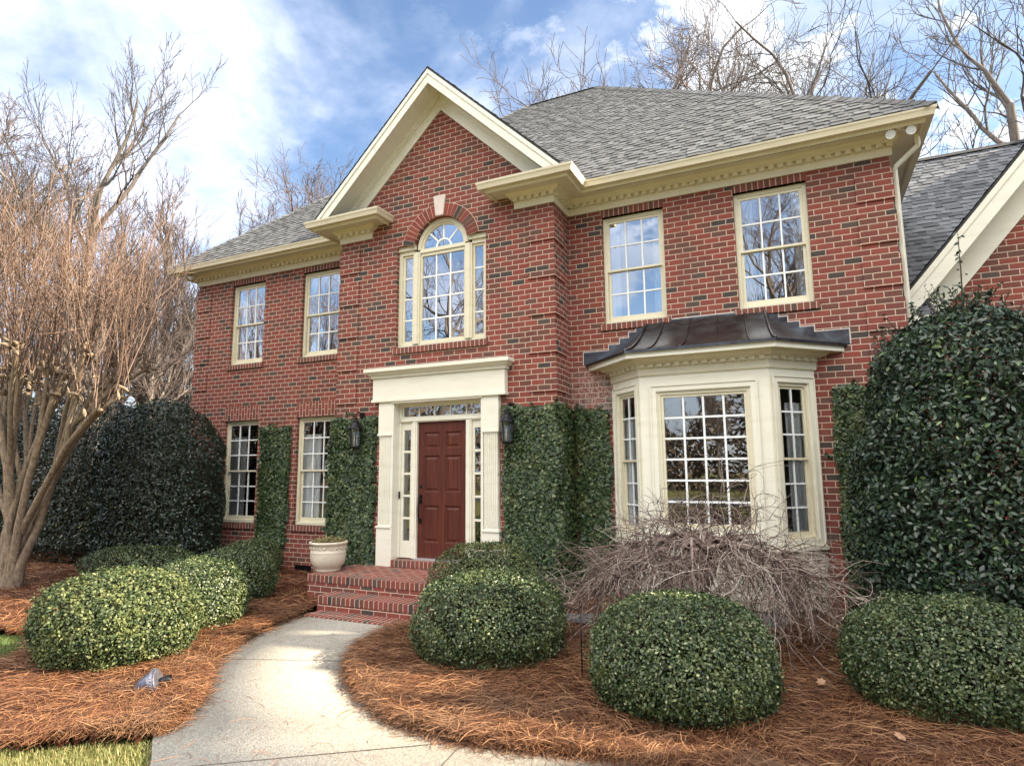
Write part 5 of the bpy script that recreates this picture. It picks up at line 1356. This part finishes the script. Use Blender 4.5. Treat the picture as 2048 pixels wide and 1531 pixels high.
TREES = {}; HT = {}
def tree(kind, loc, rz, sc, label, group=None, lean=(0, 0)):
    src = TREES[kind]
    if not src.get('label'): e = src
    else:
        e = src.copy(); COL.objects.link(e); LOCAL.add(e.name)
        for ch in src.children:
            c = ch.copy(); COL.objects.link(c); c.parent = e; c.matrix_parent_inverse = Matrix.Identity(4)
    sc = sc / HT[kind]; e.location = loc; e.rotation_euler = (lean[0], lean[1], rz); e.scale = (sc, sc, sc)
    tag(e, label, 'tree', group); return e
TREES['oak'] = tree_meshes(101, 20, .27, (8, 6, 6, 5), 44, .60, .05, .17, .006)
TREES['poplar'] = tree_meshes(102, 19, .22, (10, 7, 6, 4), 33, .50, .09, .10, .008)
TREES['birch'] = tree_meshes(103, 17, .20, (12, 8, 6, 5), 30, .48, .11, .10, .008, 'twig_red')
TREES['maple'] = tree_meshes(104, 18, .26, (9, 7, 6, 6), 40, .58, .07, .15, .008, 'twig_red')
for _n, _e_ in TREES.items(): HT[_n] = max(v.co.z for ch in _e_.children for v in ch.data.vertices)
gB, gL, gS, gW = 'bare winter trees beyond the roof', 'bare winter trees left of the house', 'bare trees across the street behind the viewer', 'bare thicket trees left of the house'
for kind, loc, rz, ht, lab, grp in [
    ('poplar', (-15.6, 3.0, 0), .4, 17.0, 'tall bare tree with dark crooked trunk left of the house', gL),
    ('maple', (-19.5, 2.6, 0), 1.9, 16.5, 'bare tree with pale twigs at the left edge of the photo', gL),
    ('birch', (-20.8, 9.0, 0), 2.9, 17.0, 'slender bare russet tree above the crape myrtle', gL),
    ('poplar', (-24.2, 8.4, 0), 5.1, 16.5, 'fine twigged bare tree behind the crooked trunk', gL),
    ('birch', (-18.6, 10.8, 0), .9, 15.5, 'bare russet tree just left of the roof eave', gL),
    ('maple', (-14.6, 12.0, 0), 3.6, 17.0, 'bare tree rising over the left slope of the roof', gL),
    ('birch', (-12.2, 25.0, 0), 2.2, 25.0, 'smallest bare crown beside the gable peak', gB),
    ('poplar', (-8.9, 26.5, 0), 1.2, 30, 'pale fine bare tree right of the gable peak', gB),
    ('birch', (-5.0, 28.2, 0), 3.3, 29.5, 'low bare crown above the roof ridge end', gB),
    ('maple', (0.2, 30.5, 0), .2, 35, 'bare spreading tree over the middle of the right roof', gB),
    ('poplar', (4.0, 32.0, 0), 2.6, 34, 'bare upright tree beside the spreading one over the roof', gB),
    ('oak', (6.6, 20.5, 0), 2.6, 23.0, 'bare oak whose limbs arch over the upper right of the main roof', gB),
    ('oak', (8.8, 19.0, 0), 1.0, 24.0, 'big dark bare oak with arching limbs over the right eave', gB),
    ('poplar', (12.6, 18.5, 0), 2.0, 25.0, 'straight bare trunk leaning over the wing ridge', gB),
    ('oak', (-8.4, -14.0, 0), 2.4, 16.0, 'bare oak in the front lawn opposite the arched window', gS),
    ('maple', (5.6, -22.0, 0), .3, 17.0, 'bare maple across the street opposite the bay', gS),
    ('oak', (16.0, -30.0, 0), 4.0, 18.0, 'bare oak across the street to the right', gS),
    ('poplar', (-9.0, -26.0, 0), 5.2, 17.0, 'bare poplar across the street opposite the left windows', gS),
    ('birch', (5.0, -36.0, 0), 1.4, 18.0, 'bare russet tree beyond the street', gS),
    ('maple', (-20.0, -22.0, 0), 2.4, 16.0, 'bare maple across the street to the left', gS),
    ('poplar', (13.0, -22.0, 0), 5.9, 13.0, 'slim bare tree near the street on the right', gS)]:
    tree(kind, loc, rz, ht, lab, grp)
_q = random.Random(77)
for i in range(22):
    a = i / 22
    tree(_q.choice(['birch', 'maple', 'poplar']), (-11.5 - 11 * _q.random() - 4 * a, 2.2 + 12 * a + 2 * _q.random(), 0), _q.uniform(0, 6.28), _q.uniform(7.5, 11.5), 'bare thicket tree in the tangle of twigs between the hedges and the roof eave', gW)
for i in range(34):
    tree(_q.choice(['birch', 'maple', 'poplar', 'oak']), (-34 + 2.2 * i + _q.uniform(-1, 1), -44 - 14 * _q.random(), 0), _q.uniform(0, 6.28), _q.uniform(9, 14), 'bare tree in the wood across the street, behind the viewer', 'bare wood across the street')

def woodland():
    """the wood that closes the view all round, a single mass of twigs and evergreen undergrowth"""
    rng = np.random.RandomState(91); n = 110000; a = rng.uniform(0, 2 * math.pi, n); R = rng.uniform(47, 58, n)
    h = 5.5 + 2.2 * np.sin(a * 9 + 1) + 1.6 * np.sin(a * 23) + 1.0 * np.sin(a * 51 + 2); h = np.where(np.abs(np.sin(a)) > .3, h + 4, h)
    P = np.stack([R * np.cos(a), R * np.sin(a) - 2, h * rng.uniform(0, 1, n) ** 1.15], 1)
    V, F = leaves(P, np.stack([-np.cos(a), -np.sin(a), a * 0 + .3], 1), .48, .5, 'oval', rng, .8)
    tag(mesh_np('woodland', V, F, M['wood']), 'brown and dark green woodland undergrowth closing the view round the garden', 'woodland', kind='stuff')
woodland()

def shade_cypress(loc, h, r, seed, label):  # out-of-view evergreens, added and sized so their shadows cover the right beds
    rng = np.random.RandomState(seed); e = empty('shade_evergreen', loc, label, 'tree', 'unseen evergreens added to shade the beds'); LOCAL.add(e.name)
    prof = [(.3, r * .9, r * .9), (h * .3, r, r), (h * .6, r * .8, r * .8), (h * .85, r * .42, r * .42), (h, .05, .05)]
    P, N = crown_shell(prof, 0, 0, 13000, rng, seed, .2, .2); V, F = leaves(P, N, .17, .5, 'oval', rng, .7, .3); mesh_np('crown', V, F, M['hedge'], e)
    tubes_mesh('trunk', [(np.array([[0, 0, -.2], [.03, 0, h * .5], [0, 0, h * .95]]), [.16, .10, .02])], M['bark_grey'], e, 8)
for i, (x, y, h, r) in enumerate([(15.2, -2.6, 5.8, .9), (15.0, -1.5, 7.2, 1.0), (15.1, -.5, 8.3, 1.05), (15.3, .45, 9.1, 1.1), (15.4, 1.4, 10.4, 1.2), (15.6, 2.5, 12.0, 1.3)]):
    shade_cypress((x, y, 0), h, r, 200 + i, 'unseen evergreen added beside the garage to shade the beds')

def crape():
    rng = np.random.RandomState(61); base = np.array([-6.75, -2.95, .08])
    e = empty('crape_myrtle', tuple(base), 'pollarded crape myrtle with many pale stems and tall orange shoots', 'tree'); LOCAL.add(e.name)
    stems_, shoots, knob = [], [], []
    knees = [(.45, .1, 3.0), (1.25, -.2, 3.05), (1.85, .1, 3.15), (1.6, .5, 3.3), (-.5, -.2, 3.2), (.05, .5, 3.4), (-1.2, .2, 3.3), (-2.0, -.1, 3.5), (.8, -.5, 3.35), (2.2, -.1, 2.75), (-1.5, .8, 3.6), (.9, .9, 3.5)]
    forks = {}
    for i, (x, y, z) in enumerate(knees):
        k = np.array([x, y, z]); b = np.array([rng.uniform(-.16, .16) + x * .05, rng.uniform(-.12, .12), -.12]); f = [.0, .12, .3, .55, .8, 1.0]
        pts = []
        for t in f:
            q = b + (k - b) * np.array([t ** 1.45, t ** 1.3, t ** .92]); q[:2] += rng.normal(0, .045, 2) * (0 < t < 1); pts.append(q)
        stems_.append((np.array(pts), np.array([.098, .070, .057, .050, .043, .040]) * rng.uniform(.8, 1.08)))
        heads = [k]
        for j in range(2):
            q = k + np.array([rng.uniform(-.55, .55), rng.uniform(-.35, .35), rng.uniform(.15, .55)]); s0 = pts[4] if j else pts[3]
            stems_.append((np.array([s0, (s0 + q) / 2 + rng.normal(0, .05, 3), q]), np.array([.040, .034, .030]))); heads.append(q)
        for hd in heads:
            for m in range(7):
                p = hd + rng.normal(0, .055, 3); d = rng.normal(0, 1, 3); d[2] = abs(d[2]); d /= np.linalg.norm(d)
                knob.append((np.array([p - d * .05, p, p + d * .06, p + d * .12]), np.array([.012, .036, .028, .004]) * rng.uniform(.6, 1.1)))
            for m in range(int(rng.randint(8, 12))):
                out = np.array([hd[0] * (.07 if hd[0] > 0 else .11) + rng.normal(-.03 if hd[0] > 1 else 0, .14), hd[1] * .1 + rng.normal(0, .16), 1.0]); out /= np.linalg.norm(out); L = rng.uniform(1.9, 3.8) * (1.0 - .16 * max(hd[0] - .3, 0)); r = rng.uniform(.006, .0115)
                p = hd + rng.normal(0, .05, 3); pts = [p]; d = out + rng.normal(0, .12, 3)
                for s in range(6): d = d * .75 + out * .25 + rng.normal(0, .05, 3); d /= np.linalg.norm(d); pts.append(pts[-1] + d * L / 6)
                pts = np.array(pts); shoots.append((pts, np.linspace(r, .0028, 7)))
                for s in range(rng.randint(4, 9)):
                    t = rng.uniform(.35, .98) * 5.99; a = int(t); q = pts[a] + (pts[a + 1] - pts[a]) * (t - a); dd = out + rng.normal(0, .45, 3); dd /= np.linalg.norm(dd); l = rng.uniform(.25, .7)
                    shoots.append((np.array([q, q + dd * l * .5, q + dd * l + np.array([0, 0, .05])]), [.005, .004, .003]))
    tubes_mesh('trunk', stems_ + knob, M['crape'], e, 8); tubes_mesh('crown', shoots, M['shoot'], e, 4)
crape()

def weeping_maple():
    rng = np.random.RandomState(71); e = empty('weeping_maple', (4.05, -1.70, .06), 'low leafless weeping maple drooping in front of the bay window', 'tree'); LOCAL.add(e.name)
    T, W = [], []
    T.append((np.array([[.05, .05, -.15], [-.03, 0, .12], [.07, 0, .30], [.0, 0, .50]]), [.085, .07, .062, .055]))
    RX, RY, ZT = 1.28, 1.0, 1.10
    def dome(a, f):                                      # point of the canopy: f = 0 at the crown, 1 at the rim
        z = ZT * (1 - .45 * f ** 2.4) - (.30 * max(f - .78, 0) / .22)
        return np.array([math.cos(a) * RX * f, math.sin(a) * RY * f * (0.86 if math.sin(a) > 0 else 1.0), z])
    def twig(q, d, L, r, dep, drop):
        n = 5; pts = [np.array(q)]; d = np.array(d, float); k = rng.uniform(.5, 1.3) * drop
        curl = rng.normal(0, .16, 3)
        for s in range(n):
            d = d + np.array([0, 0, -.10 * k * (s + 1) / 2]) + curl + rng.normal(0, .17, 3); d /= np.linalg.norm(d); nx = pts[-1] + d * L / n; nx[2] = max(nx[2], .0); pts.append(nx)
        pts = np.array(pts)
        if pts[:, 1].max() > 1.02: return
        W.append((pts, np.linspace(r, max(r * .35, .0017), n + 1)))
        if dep > 0:
            for s in range(rng.randint(3, 5)):
                i = rng.randint(1, n); t = pts[i + 1] - pts[i - 1]; t /= np.linalg.norm(t); t = t * .8 + rng.normal(0, .5, 3); t /= np.linalg.norm(t); twig(pts[i], t, L * rng.uniform(.45, .8), r * .62, dep - 1, drop)
    for i in range(17):
        a = 2 * math.pi * i / 17 + rng.uniform(-.15, .15); F = rng.uniform(.7, 1.0)
        p = [np.array([0, 0, .42])]
        for f in (.14, .32, .55, .78, 1.0):
            q = dome(a + rng.normal(0, .16), f * F) + rng.normal(0, .05, 3); q[2] -= rng.uniform(0, .12); p.append(q)
        p = np.array(p); T.append((p, [.042, .036, .027, .018, .011, .006]))
        for s in range(12):
            t = rng.uniform(.6, 4.98); k = int(t); q = p[k] + (p[k + 1] - p[k]) * (t - k); d = (p[k + 1] - p[k]); d /= np.linalg.norm(d); d = d * .7 + rng.normal(0, .55, 3); d /= np.linalg.norm(d)
            twig(q, d, rng.uniform(.38, .75), .0072, 2, 1.0)
    for i in range(270):                                 # hanging rim, denser at the front and sides
        a = rng.uniform(math.pi * .9, math.pi * 2.1); f = rng.uniform(.5, 1.0); q = dome(a, f); d = np.array([math.cos(a) * .55, math.sin(a) * .45, -.5]) + rng.normal(0, .3, 3); d /= np.linalg.norm(d)
        twig(q, d, rng.uniform(.42, .85), .0058, 1, 1.2)
    tubes_mesh('trunk', T, M['maple'], e, 7); tubes_mesh('crown', W, M['maple_twig'], e, 4)
weeping_maple()

# ------------------------------------------------------------------ small things
def planter(loc, label):
    rng = np.random.RandomState(int(abs(loc[0]) * 100)); e = empty('planter_pot', loc, label, 'planter', 'cream planter pots on the landing'); LOCAL.add(e.name)
    e.scale = (.86, .86, .98)
    p = MB(); p.lathe([(0, 0), (.205, 0), (.215, .015), (.205, .03), (.240, .06), (.282, .12), (.300, .19), (.300, .255), (.300, .262), (.306, .28), (.302, .295), (.294, .30), (.302, .34), (.310, .395), (.325, .402), (.330, .42), (.322, .435), (.305, .437), (.295, .42), (.29, .38), (0, .38)], (0, 0, 0), 48)
    po = p.build('pot', M['pot'], e, smooth=True)
    r = MB()
    for k in range(9):
        a = 2 * math.pi * k / 9
        r.tube([(.309 * math.cos(a + t), .309 * math.sin(a + t), .345 + .012 * math.sin(t * 40)) for t in np.linspace(-.16, .16, 9)], .0055, 6)
        r.lathe([(0, -.012), (.018, -.010), (.022, 0), (.018, .010), (0, .012)], None, 10, Matrix.Translation((.304 * math.cos(a + .33), .304 * math.sin(a + .33), .348)))
    r.build('relief', M['pot'], po, smooth=True)
    n = 1500; a = rng.uniform(0, 6.28, n); q = .28 * np.sqrt(rng.uniform(0, 1, n)); P = np.stack([q * np.cos(a), q * np.sin(a), .40 + .05 * (1 - q / .3) + rng.uniform(0, .06, n)], 1)
    V, F = leaves(P, np.tile([0, 0, 1.0], (n, 1)), .035, .5, 'oval', rng, .9); mesh_np('plant', V, F, M['potplant'], e)
planter((-1.43, -1.36, .40), 'cream glazed pot on the left end of the landing')
planter((1.20, -1.15, .40), 'cream glazed pot mostly hidden behind the boxwood by the steps')

def fallen_lamp():
    e = empty('path_light', (.02, -5.06, .03), 'tarnished path light lying on its side in the pine straw', 'lamp'); LOCAL.add(e.name)
    R = Matrix.Rotation(math.radians(38), 4, 'Z') @ Matrix.Rotation(math.radians(74), 4, 'Y') @ Matrix.Translation((0, 0, -.03))
    R = Matrix.Translation((0, 0, .055)) @ R
    s = MB(); s.lathe([(0, -.155), (.02, -.155), (.045, -.14), (.082, -.09), (.105, -.03), (.112, 0), (.106, .004), (.096, 0), (.07, -.06), (0, -.11)], None, 28, R); so = s.build('shade', M['fitting'], e, smooth=True)
    r = MB(); r.lathe([(.112, .001), (.122, .004), (.122, .024), (.112, .028), (.118, .034), (.114, .042), (.10, .046), (.0, .046)], None, 28, R)
    for k in range(36): a = 2 * math.pi * k / 36; c, n = math.cos(a), math.sin(a); r.tube([tuple(R @ Vector((.123 * c, .123 * n, .006))), tuple(R @ Vector((.123 * math.cos(a + .08), .123 * math.sin(a + .08), .022)))], .004, 5)
    r.build('collar', M['fitting'], e)
    k = MB(); k.lathe([(.0, .046), (.032, .046), (.036, .06), (.036, .135), (.030, .137), (.030, .07), (0, .07)], None, 20, R); k.build('socket', M['black'], e, smooth=True)
fallen_lamp()

k = MB()
k.tube([(3.275, -3.42, -.05), (3.272, -3.42, .30), (3.270, -3.42, .66)], [.006, .006, .006], 8)
k.tube([(3.27, -3.42, .63), (3.2, -3.43, .645), (3.08, -3.45, .68)], [.006] * 3, 8)
k.tube([(3.27, -3.42, .655), (3.262, -3.42, .69), (3.27, -3.42, .715), (3.282, -3.42, .69), (3.272, -3.42, .655)], [.004] * 5, 6)
tag(k.build('garden_stake', M['black'], smooth=True), 'thin black metal garden stake between the two front boxwoods', 'garden stake')
def flagstone(x, y, z, sx, sy, seed, label, tilt=0.0):
    rng = random.Random(seed); n = 9; pts = []
    for i in range(n):
        a = 2 * math.pi * i / n; r = rng.uniform(.78, 1.1); pts.append((r * sx * math.cos(a), r * sy * math.sin(a), 0))
    m = MB(); m.prism(pts, (0, 0, .055)); o = m.build('flagstone', M['slate'], bevel=.01); o.location = (x, y, z); o.rotation_euler = (tilt, 0, .2); tag(o, label, 'stone')
flagstone(2.75, -1.55, .10, .36, .17, 1, 'flat grey flagstone behind the garden stake'); flagstone(4.45, -1.0, .10, .40, .22, 2, 'grey flagstone under the weeping maple', .35)
def dry_leaf(loc, s, rz, label):
    a = [(0, -.5), (.18, -.3), (.42, -.2), (.25, 0), (.36, .25), (.1, .25), (0, .55), (-.1, .25), (-.36, .25), (-.25, 0), (-.42, -.2), (-.18, -.3)]
    m = MB(); m.add([(x * s, y * s, .012 * math.sin(x * 6) + .01 * y) for x, y in a], [tuple(range(12))]); m.f = [(0, i, i + 1) for i in range(1, 11)]
    o = m.build('fallen_leaf', M['leaf_dry']); o.location = loc; o.rotation_euler = (.15, -.2, rz); tag(o, label, 'leaf')
dry_leaf((5.15, -2.85, .12), .09, .6, 'dry tan leaf on the straw between the two right boxwoods')
dry_leaf((5.6, -3.75, .10), .085, 2.0, 'dry pale leaf on the straw at the foot of the right boxwood')
